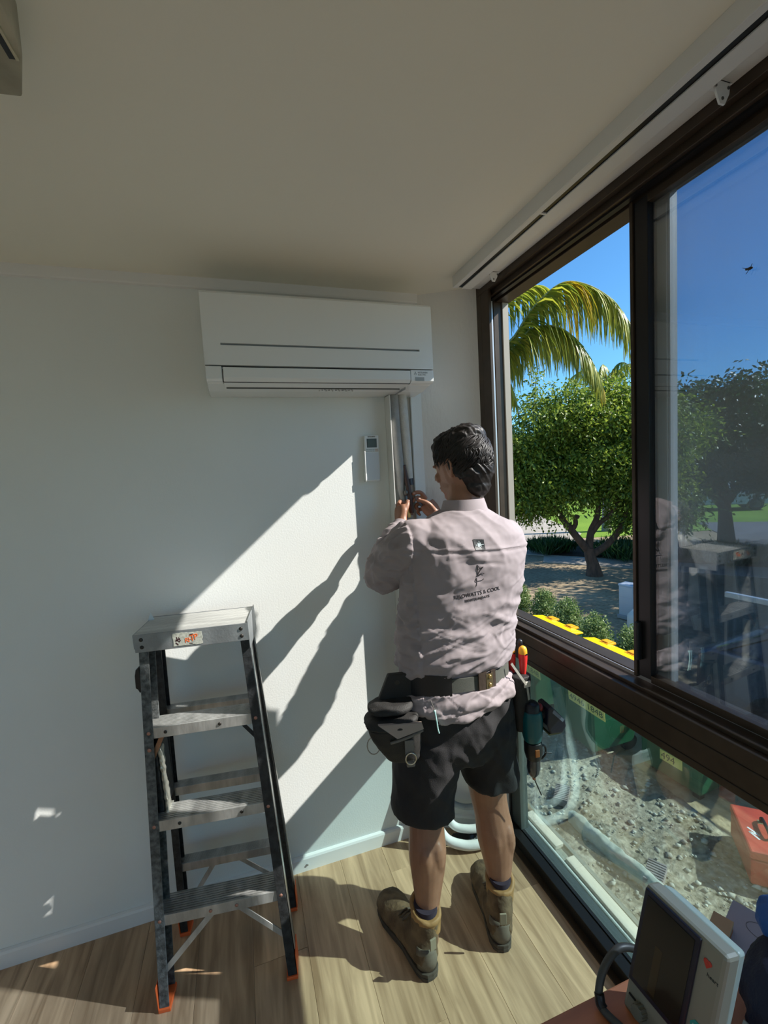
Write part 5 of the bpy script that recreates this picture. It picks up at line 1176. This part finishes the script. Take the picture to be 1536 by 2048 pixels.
# trees out of the frame to the right whose shade falls on the dry ground
for k, (x, y, s, lab) in enumerate(((13.2, 2.6, 1.0, 'dark shade tree beyond the car, nearer the building'), (11.8, .2, .9, 'dark shade tree close behind the parked car'), (17.5, 3.5, 1.2, 'tall dark tree farther along the road'))):
    t = copy_tree(tr2) if True else None; t.location = (x, y, G); t.scale = (s, s, s); t.rotation_euler = (0, 0, 1.3*k+.7); t['label'] = lab
# row of distant trees
far0 = None
fr = [(-6, 48, 9), (2, 50, 8), (9, 50, 8), (16, 48, 8.5), (22, 45, 8), (28, 42, 8), (34, 38, 8.5), (40, 33, 8), (46, 27, 8.5), (51, 20, 8), (55, 12, 8.5), (58, 4, 8), (60, -5, 8), (13, 34, 4.6), (31, 27, 5.5), (38, 18, 5.5)]
for k, (x, y, h) in enumerate(fr):
    if far0 is None:
        far0 = thing('background_tree', '', 'tree'); MB().tube([(0, 0, -.1), (0, 0, 3.2)], [.4, .25], 8).build('trunk', BARK, far0, smooth=60)
        crown('foliage', [(0, 0, 5, 3.6, 3.6, 2.6), (-2.4, .5, 3.4, 2.4, 2.4, 2.2), (2.4, -.3, 3.6, 2.4, 2.4, 2.2), (0, -1, 2.3, 3.2, 2.8, 1.9), (.4, 0, 7, 2.0, 2.0, 1.4)], 5200, .30, .17, LF_FAR, far0, 40, .4, .55, 3); t = far0
    else: t = copy_tree(far0)
    t.location = (x, y, G); t.scale = (h/8*.92, h/8*.92, h/8.2); t.rotation_euler = (0, 0, k*1.9); t['label'] = 'dark green tree in the distant row behind the lawn'; t['group'] = 'distant row of dark trees'
# hedge shrubs behind the bins
h0 = None
for k, (x, y, s, lab) in enumerate(((4.90, 5.35, .66, 'small round shrub behind the bins, leftmost beside shirt'), (5.05, 4.82, .66, 'small shrub behind the bins, second from the left'), (4.78, 3.92, .78, 'wide shrub behind the gap between the yellow lids'), (4.62, 3.16, .76, 'shrub behind nearer yellow lid, second from the dark stile'), (4.60, 2.50, .78, 'shrub behind nearer yellow lid, touching the dark stile'))):
    t = thing('shrub', lab, 'shrub', (x, y, G))
    MB().tube([(0, 0, -.02), (.02, 0, .3)], [.03, .02], 8).tube([(.02, 0, .25), (-.12, .05, .5)], [.015, .01], 6).tube([(.02, 0, .25), (.14, -.04, .5)], [.015, .01], 6).build('stem', BARK, t, smooth=60)
    crown('foliage', [(0, 0, .52*s, .22*s, .23*s, .30*s), (.04, .05, .74*s, .15*s, .16*s, .17*s), (-.06, -.10, .45*s, .2*s, .2*s, .22*s), (0, .12, .30*s, .2*s, .2*s, .18*s)], 2600, .035, .022, LF_HEDGE, t, 50+k, .2, .5, 2)
# low bed plants (strappy, dark)
r = np.random.default_rng(9)
for k, (x, y, rx, ry, lab) in enumerate(((9.55, 10.35, .6, .55, 'dark strappy plants left of the tree trunk'), (10.75, 8.55, .7, .75, 'dark strappy plants right behind the tree trunk'), (12.2, 6.6, .75, .7, 'dark strappy plants at the right end of the garden bed'))):
    t = thing('bed_plants', lab, 'plants', (x, y, G)); n = 2000
    P = np.stack([r.uniform(-rx, rx, n), r.uniform(-ry, ry, n), r.uniform(0, .22, n)], 1); D = np.stack([r.normal(size=n)*.5, r.normal(size=n)*.5, 1+0*P[:, 0]], 1)
    v, f = leaves(P, D, .34, .035, r); o = raw('blades', v, f, LF_DARK, t); o['kind'] = 'stuff'
# ---- palms
FR_ = leafmat('palm_leaflet', (.10, .17, .02), (.48, .48, .05), .4); FRY = leafmat('palm_leaflet_yellow', (.30, .26, .02), (.62, .42, .02), .4); RACH = mat('palm_rachis', (.22, .22, .07), .6)
def frond(parent, pts, ln, n, seed, w_=.030, yellow=(2, 2), side=(0, 0)):
    r = np.random.default_rng(seed); P = [Vector(p) for p in pts]; m = 14; C_ = []
    for i in range(len(P)-1):
        p0 = P[max(i-1, 0)]; p1 = P[i]; p2 = P[i+1]; p3 = P[min(i+2, len(P)-1)]
        for k in range(m):
            t = k/m; C_.append(.5*((2*p1)+(p2-p0)*t+(2*p0-5*p1+4*p2-p3)*t*t+(-p0+3*p1-3*p2+p3)*t**3))
    C_.append(P[-1]); C_ = np.array([tuple(c) for c in C_]); N = len(C_)
    fo = bpy.data.objects.new('frond', None); COL.objects.link(fo); fo.parent = parent
    MB().tube([tuple(c) for c in C_[::3]], [max(.006, .028*(1-i/(N/3))) for i in range(len(C_[::3]))], 7).build('rachis', RACH, fo, smooth=60)
    vs = [[], []]; fs = [[], []]
    for k in range(n):
        t = .06+.94*k/n; i = min(N-2, int(t*(N-1))); a = t*(N-1)-i; c = C_[i]*(1-a)+C_[i+1]*a; d = C_[i+1]-C_[i]; d /= np.linalg.norm(d)
        s = 1 if k % 2 else -1; lat = np.cross(d, (0, 0, 1)); lat /= max(1e-6, np.linalg.norm(lat)); L_ = ln*(.55+.45*math.sin(min(1, t*1.25)*PI*.85+.3))*r.uniform(.75, 1.1)*(1 if t < .9 else .6)
        d0 = lat*s*.55+d*.45+np.array([0, 0, -.15])+r.normal(size=3)*.10; d0 /= np.linalg.norm(d0)
        q = [c]; dd = d0; seg = 5
        for j in range(seg): dd = dd+np.array([0, 0, -.62])+r.normal(size=3)*.06; dd /= np.linalg.norm(dd); q.append(q[-1]+dd*L_/seg)
        wv = np.cross(d0, (0, 0, 1))+d*.6; wv /= np.linalg.norm(wv); y = 1 if yellow[0] < t < yellow[1] and r.random() < .75 else 0
        k0 = len(vs[y])
        for j, p in enumerate(q): ww = w_*.5*(1-(j/seg)**1.6)+.002; vs[y] += [p-wv*ww, p+wv*ww]
        for j in range(seg): fs[y].append((k0+2*j, k0+2*j+1, k0+2*j+3, k0+2*j+2))
    for y, (mm, nm) in enumerate(((FR_, 'leaflets'), (FRY, 'yellow_leaflets'))):
        if fs[y]: o = raw(nm, np.array(vs[y]), np.array(fs[y]), mm, fo); o['kind'] = 'stuff'
    return fo
pm = thing('palm_tree', 'palm with drooping green and yellow fronds beyond the window top', 'palm tree', (3.30, 4.85, G)); PO2 = Vector((3.30, 4.85, G))
TRK = mat('palm_trunk', (.26, .23, .19), .85, var=.2, vscale=6, bump=.5, bscale=20, stretch=(.3, .3, 3))
MB().tube([(0, 0, -.05), (.04, -.03, 2), (.10, -.08, 4.1)], [.17, .13, .11], 16, smooth=5).build('trunk', TRK, pm, smooth=60)
MB().tube([(.10, -.08, 4.0), (.12, -.10, 4.6), (.14, -.12, 4.9)], [.12, .10, .05], 14, smooth=3).build('crownshaft', mat('crownshaft_green', (.14, .22, .07), .5), pm, smooth=60)
def fr_(pts, *a, **k): return frond(pm, [tuple(Vector(p)-PO2) for p in pts], *a, **k)
fr_([(3.45, 4.73, 3.55), (4.15, 4.43, 3.56), (4.60, 4.34, 4.10), (5.05, 4.23, 4.47), (5.42, 4.12, 4.46), (5.80, 3.97, 4.20), (6.06, 3.85, 3.76), (6.15, 3.80, 3.35)], .98, 420, 1, w_=.034, yellow=(.44, .52))
fr_([(3.44, 4.73, 3.50), (4.12, 4.43, 3.42), (4.55, 4.30, 3.78), (4.95, 4.20, 3.80), (5.25, 4.08, 3.55), (5.45, 3.98, 3.15), (5.55, 3.92, 2.80)], .80, 360, 2, w_=.034, yellow=(.90, 1.1))
fr_([(3.45, 4.72, 3.6), (4.20, 4.60, 4.20), (4.70, 4.60, 4.52), (5.05, 4.62, 4.60), (5.35, 4.65, 4.45)], .62, 200, 3)
fr_([(3.45, 4.72, 3.65), (4.0, 4.35, 4.7), (4.75, 4.15, 5.45), (5.35, 4.0, 5.65), (5.68, 3.95, 5.42)], .50, 200, 4)
fr_([(3.44, 4.73, 3.4), (3.95, 4.55, 3.3), (4.25, 4.50, 3.0), (4.35, 4.50, 2.65)], .42, 80, 5)
for k, (dx, dy) in enumerate(((-1.6, .9), (-1.2, -1.0), (-.2, 1.9), (.6, 1.6), (-.3, -1.8))):
    frond(pm, [(.12, -.10, 4.7), (dx*.4, dy*.4, 5.4), (dx, dy, 5.5), (dx*1.45, dy*1.45, 4.7)], .6, 110, 10+k)
p2_ = thing('palm_tree', 'small distant palm rising behind the spreading tree', 'palm tree', (14.4, 12.9, G))
MB().tube([(0, 0, -.05), (.1, 0, 3), (.15, 0, 5.9)], [.2, .15, .12], 12, smooth=4).build('trunk', TRK, p2_, smooth=60)
for k in range(9):
    a = 2*PI*k/9+.3; c, s = math.cos(a), math.sin(a); frond(p2_, [(.15, 0, 5.9), (.15+c*.6, s*.6, 6.6), (.15+c*1.3, s*1.3, 6.5), (.15+c*1.75, s*1.75, 5.7)], .55, 90, 60+k, w_=.045)
# flowering twig tops poking above the left of the crown
tw = MB()
for P in ([(7.25, 7.95, 2.9), (7.3, 7.9, 3.5), (7.35, 7.9, 4.0)], [(6.95, 8.1, 2.7), (6.9, 8.1, 3.2), (6.85, 8.1, 3.45)]): tw.tube(rel(P, (8.40, 7.23, G)), [.02, .014, .006], 6, smooth=3)
tw.build('twigs', BARK, tr1, smooth=60)
crown('foliage', [(7.33-8.40, 7.9-7.23, 3.75-G, .22, .2, .42), (6.87-8.4, 8.1-7.23, 3.25-G, .2, .2, .24)], 170, .09, .045, LF_SUN, tr1, 77, .1, .2, 2)

# ---- service cabinet, signs, white drum
cbn = thing('service_cabinet', 'pale grey square service cabinet standing on the dry ground', 'cabinet', (6.53, 4.37, G), math.radians(12))
CBM = mat('cabinet_grey', (.50, .54, .58), .5)
MB().box(-.115, .115, -.13, .13, .07, .60).build('body', CBM, cbn, bevel=.006); MB().box(-.125, .125, -.14, .14, .60, .64).build('cap', mat('cabinet_cap_blue', (.42, .50, .60), .4), cbn, bevel=.01)
for z0, z1 in ((.08, .30), (.31, .40), (.41, .59)): MB().box(-.118, -.115, -.12, .12, z0, z1).build('panel', CBM, cbn, bevel=.001)
MB().box(-.14, .14, -.155, .155, 0, .07).build('plinth', mat('plinth_grey', (.33, .34, .34), .8), cbn, bevel=.01)
wd = thing('plastic_drum', 'pale rounded plastic drum beside the cabinet, near the stile', 'drum', (6.0, 3.62, G)); MB().rings([(0, 0, 0, .20, .20), (0, 0, .05, .23, .23), (0, 0, .34, .22, .22), (0, 0, .42, .15, .15), (0, 0, .45, .07, .07)], 24).build('shell', mat('drum_white', (.55, .60, .58), .5), wd, smooth=50); MB().tube([(0, 0, .45), (0, 0, .49)], .04, 14).build('cap', mat('drum_cap', (.35, .38, .36), .5), wd)
def sign(lab, x, y, rz, h, w_, pw, nb):
    t = thing('garden_sign', lab, 'sign', (x, y, G), rz)
    for s in (-1, 1): MB().box(s*w_/2-.03, s*w_/2+.03, -.03, .03, 0, h).build('post', mat('dark_post', (.02, .025, .03), .5) if 'dark_post' not in bpy.data.materials else bpy.data.materials['dark_post'], t, bevel=.004)
    z = h-.08
    for k in range(nb): MB().box(-w_/2+.03, w_/2-.03, -.012, .012, z-pw, z).build('board', mat('sign_white', (.62, .64, .62), .5) if 'sign_white' not in bpy.data.materials else bpy.data.materials['sign_white'], t); z -= pw+.12
sign('two-post white garden sign behind the tree fork', 11.55, 7.62, math.radians(-58), 1.75, .55, .42, 2); sign('short white garden sign on the lawn, farther right', 16.5, 12.5, math.radians(-50), 1.0, .4, .5, 1)
# ---- parked cars far away and ute near the window
def wheel(t, x, y, r=.32):
    w0 = MB().tube([(x, y-.10, r), (x, y+.10, r)], r, 24).build('wheel', BLACK, t, bevel=.02); MB().tube([(x, y-.108, r), (x, y+.108, r)], r*.6, 16).build('hub', bpy.data.materials['chuck_steel'], w0)
def car(lab, loc, rz, col, ladder_rack=False, sc=1.0):
    t = thing('car', lab, 'car', loc, rz); nm = 'car_paint_%s' % lab.split()[0]; m = mat(nm, col, .25, coat=.6); gm = bpy.data.materials.get('car_glass') or mat('car_glass', (.012, .018, .022), .06, spec=.8)
    side = [(-2.2, .32), (-2.25, .62), (-2.1, .86), (-1.25, .98), (-.65, 1.42), (1.35, 1.47), (2.05, .98), (2.2, .90), (2.22, .40), (2.1, .30)]
    low = [(-2.2, .32), (-2.25, .62), (-2.1, .86), (-1.25, .98), (2.05, .98), (2.2, .90), (2.22, .40), (2.1, .30)]
    MB().prism(low, 'y', -.86, .86).build('lower_body', m, t, bevel=.05)
    cab = MB(); a = [(-1.22, .97), (-.62, 1.40), (1.32, 1.44), (2.0, .97)]
    cab.v = [(x, -.82, z) for x, z in (a[0], a[3])]+[(x, -.66, z) for x, z in (a[2], a[1])]+[(x, .82, z) for x, z in (a[0], a[3])]+[(x, .66, z) for x, z in (a[2], a[1])]
    cab.f = [(0, 1, 2, 3), (7, 6, 5, 4), (0, 4, 5, 1), (1, 5, 6, 2), (2, 6, 7, 3), (3, 7, 4, 0)]; cab.build('cabin_glass', gm, t, bevel=.02)
    MB().box(-.64, 1.34, -.67, .67, 1.40, 1.455).build('roof', m, t, bevel=.025)
    for x0, z0, x1, z1 in ((-1.22, .97, -.62, 1.42), (.35, .97, .30, 1.42), (2.0, .97, 1.32, 1.44)):
        for s in (-1, 1): MB().bar((x0, s*.825, z0), (x1, s*.665, z1), .07, .04, (0, 0, 1)).build('pillar', m, t)
    for x in (-1.38, 1.42):
        for s in (-1, 1): wheel(t, x, s*.80)
    for s in (-1, 1): MB().ball((-2.2, s*.62, .72), (.06, .16, .08)).build('headlamp', mat('lamp_glass', (.5, .52, .55), .1) if 'lamp_glass' not in bpy.data.materials else bpy.data.materials['lamp_glass'], t, smooth=60); MB().box(-.95, -.80, s*.84, s*.98, 1.0, 1.12).build('mirror', BLACK, t, bevel=.02)
    if ladder_rack:
        RK = mat('rack_pale', (.55, .62, .66), .4, metal=.3)
        for s in (-1, 1): MB().bar((-.75, s*.70, 1.56), (2.0, s*.70, 1.60), .05, .06).build('rack_rail', RK, t, bevel=.006)
        for x in (-.55, .5, 1.5): MB().box(x-.025, x+.025, -.70, .70, 1.525, 1.555).build('rack_bar', RK, t, bevel=.004)
    return t
car('slate-blue parked car with pale roof rack beyond the right pane', (5.65, -.45, G), math.radians(98), (.05, .085, .12), True).scale = (1, 1, .88)
car('white parked car on the road seen under the far tree', (24.5, 15.5, G), math.radians(-40), (.62, .64, .66)); car('pale-blue parked car on the road, right of the white one', (28.5, 10.5, G), math.radians(-40), (.30, .42, .55))
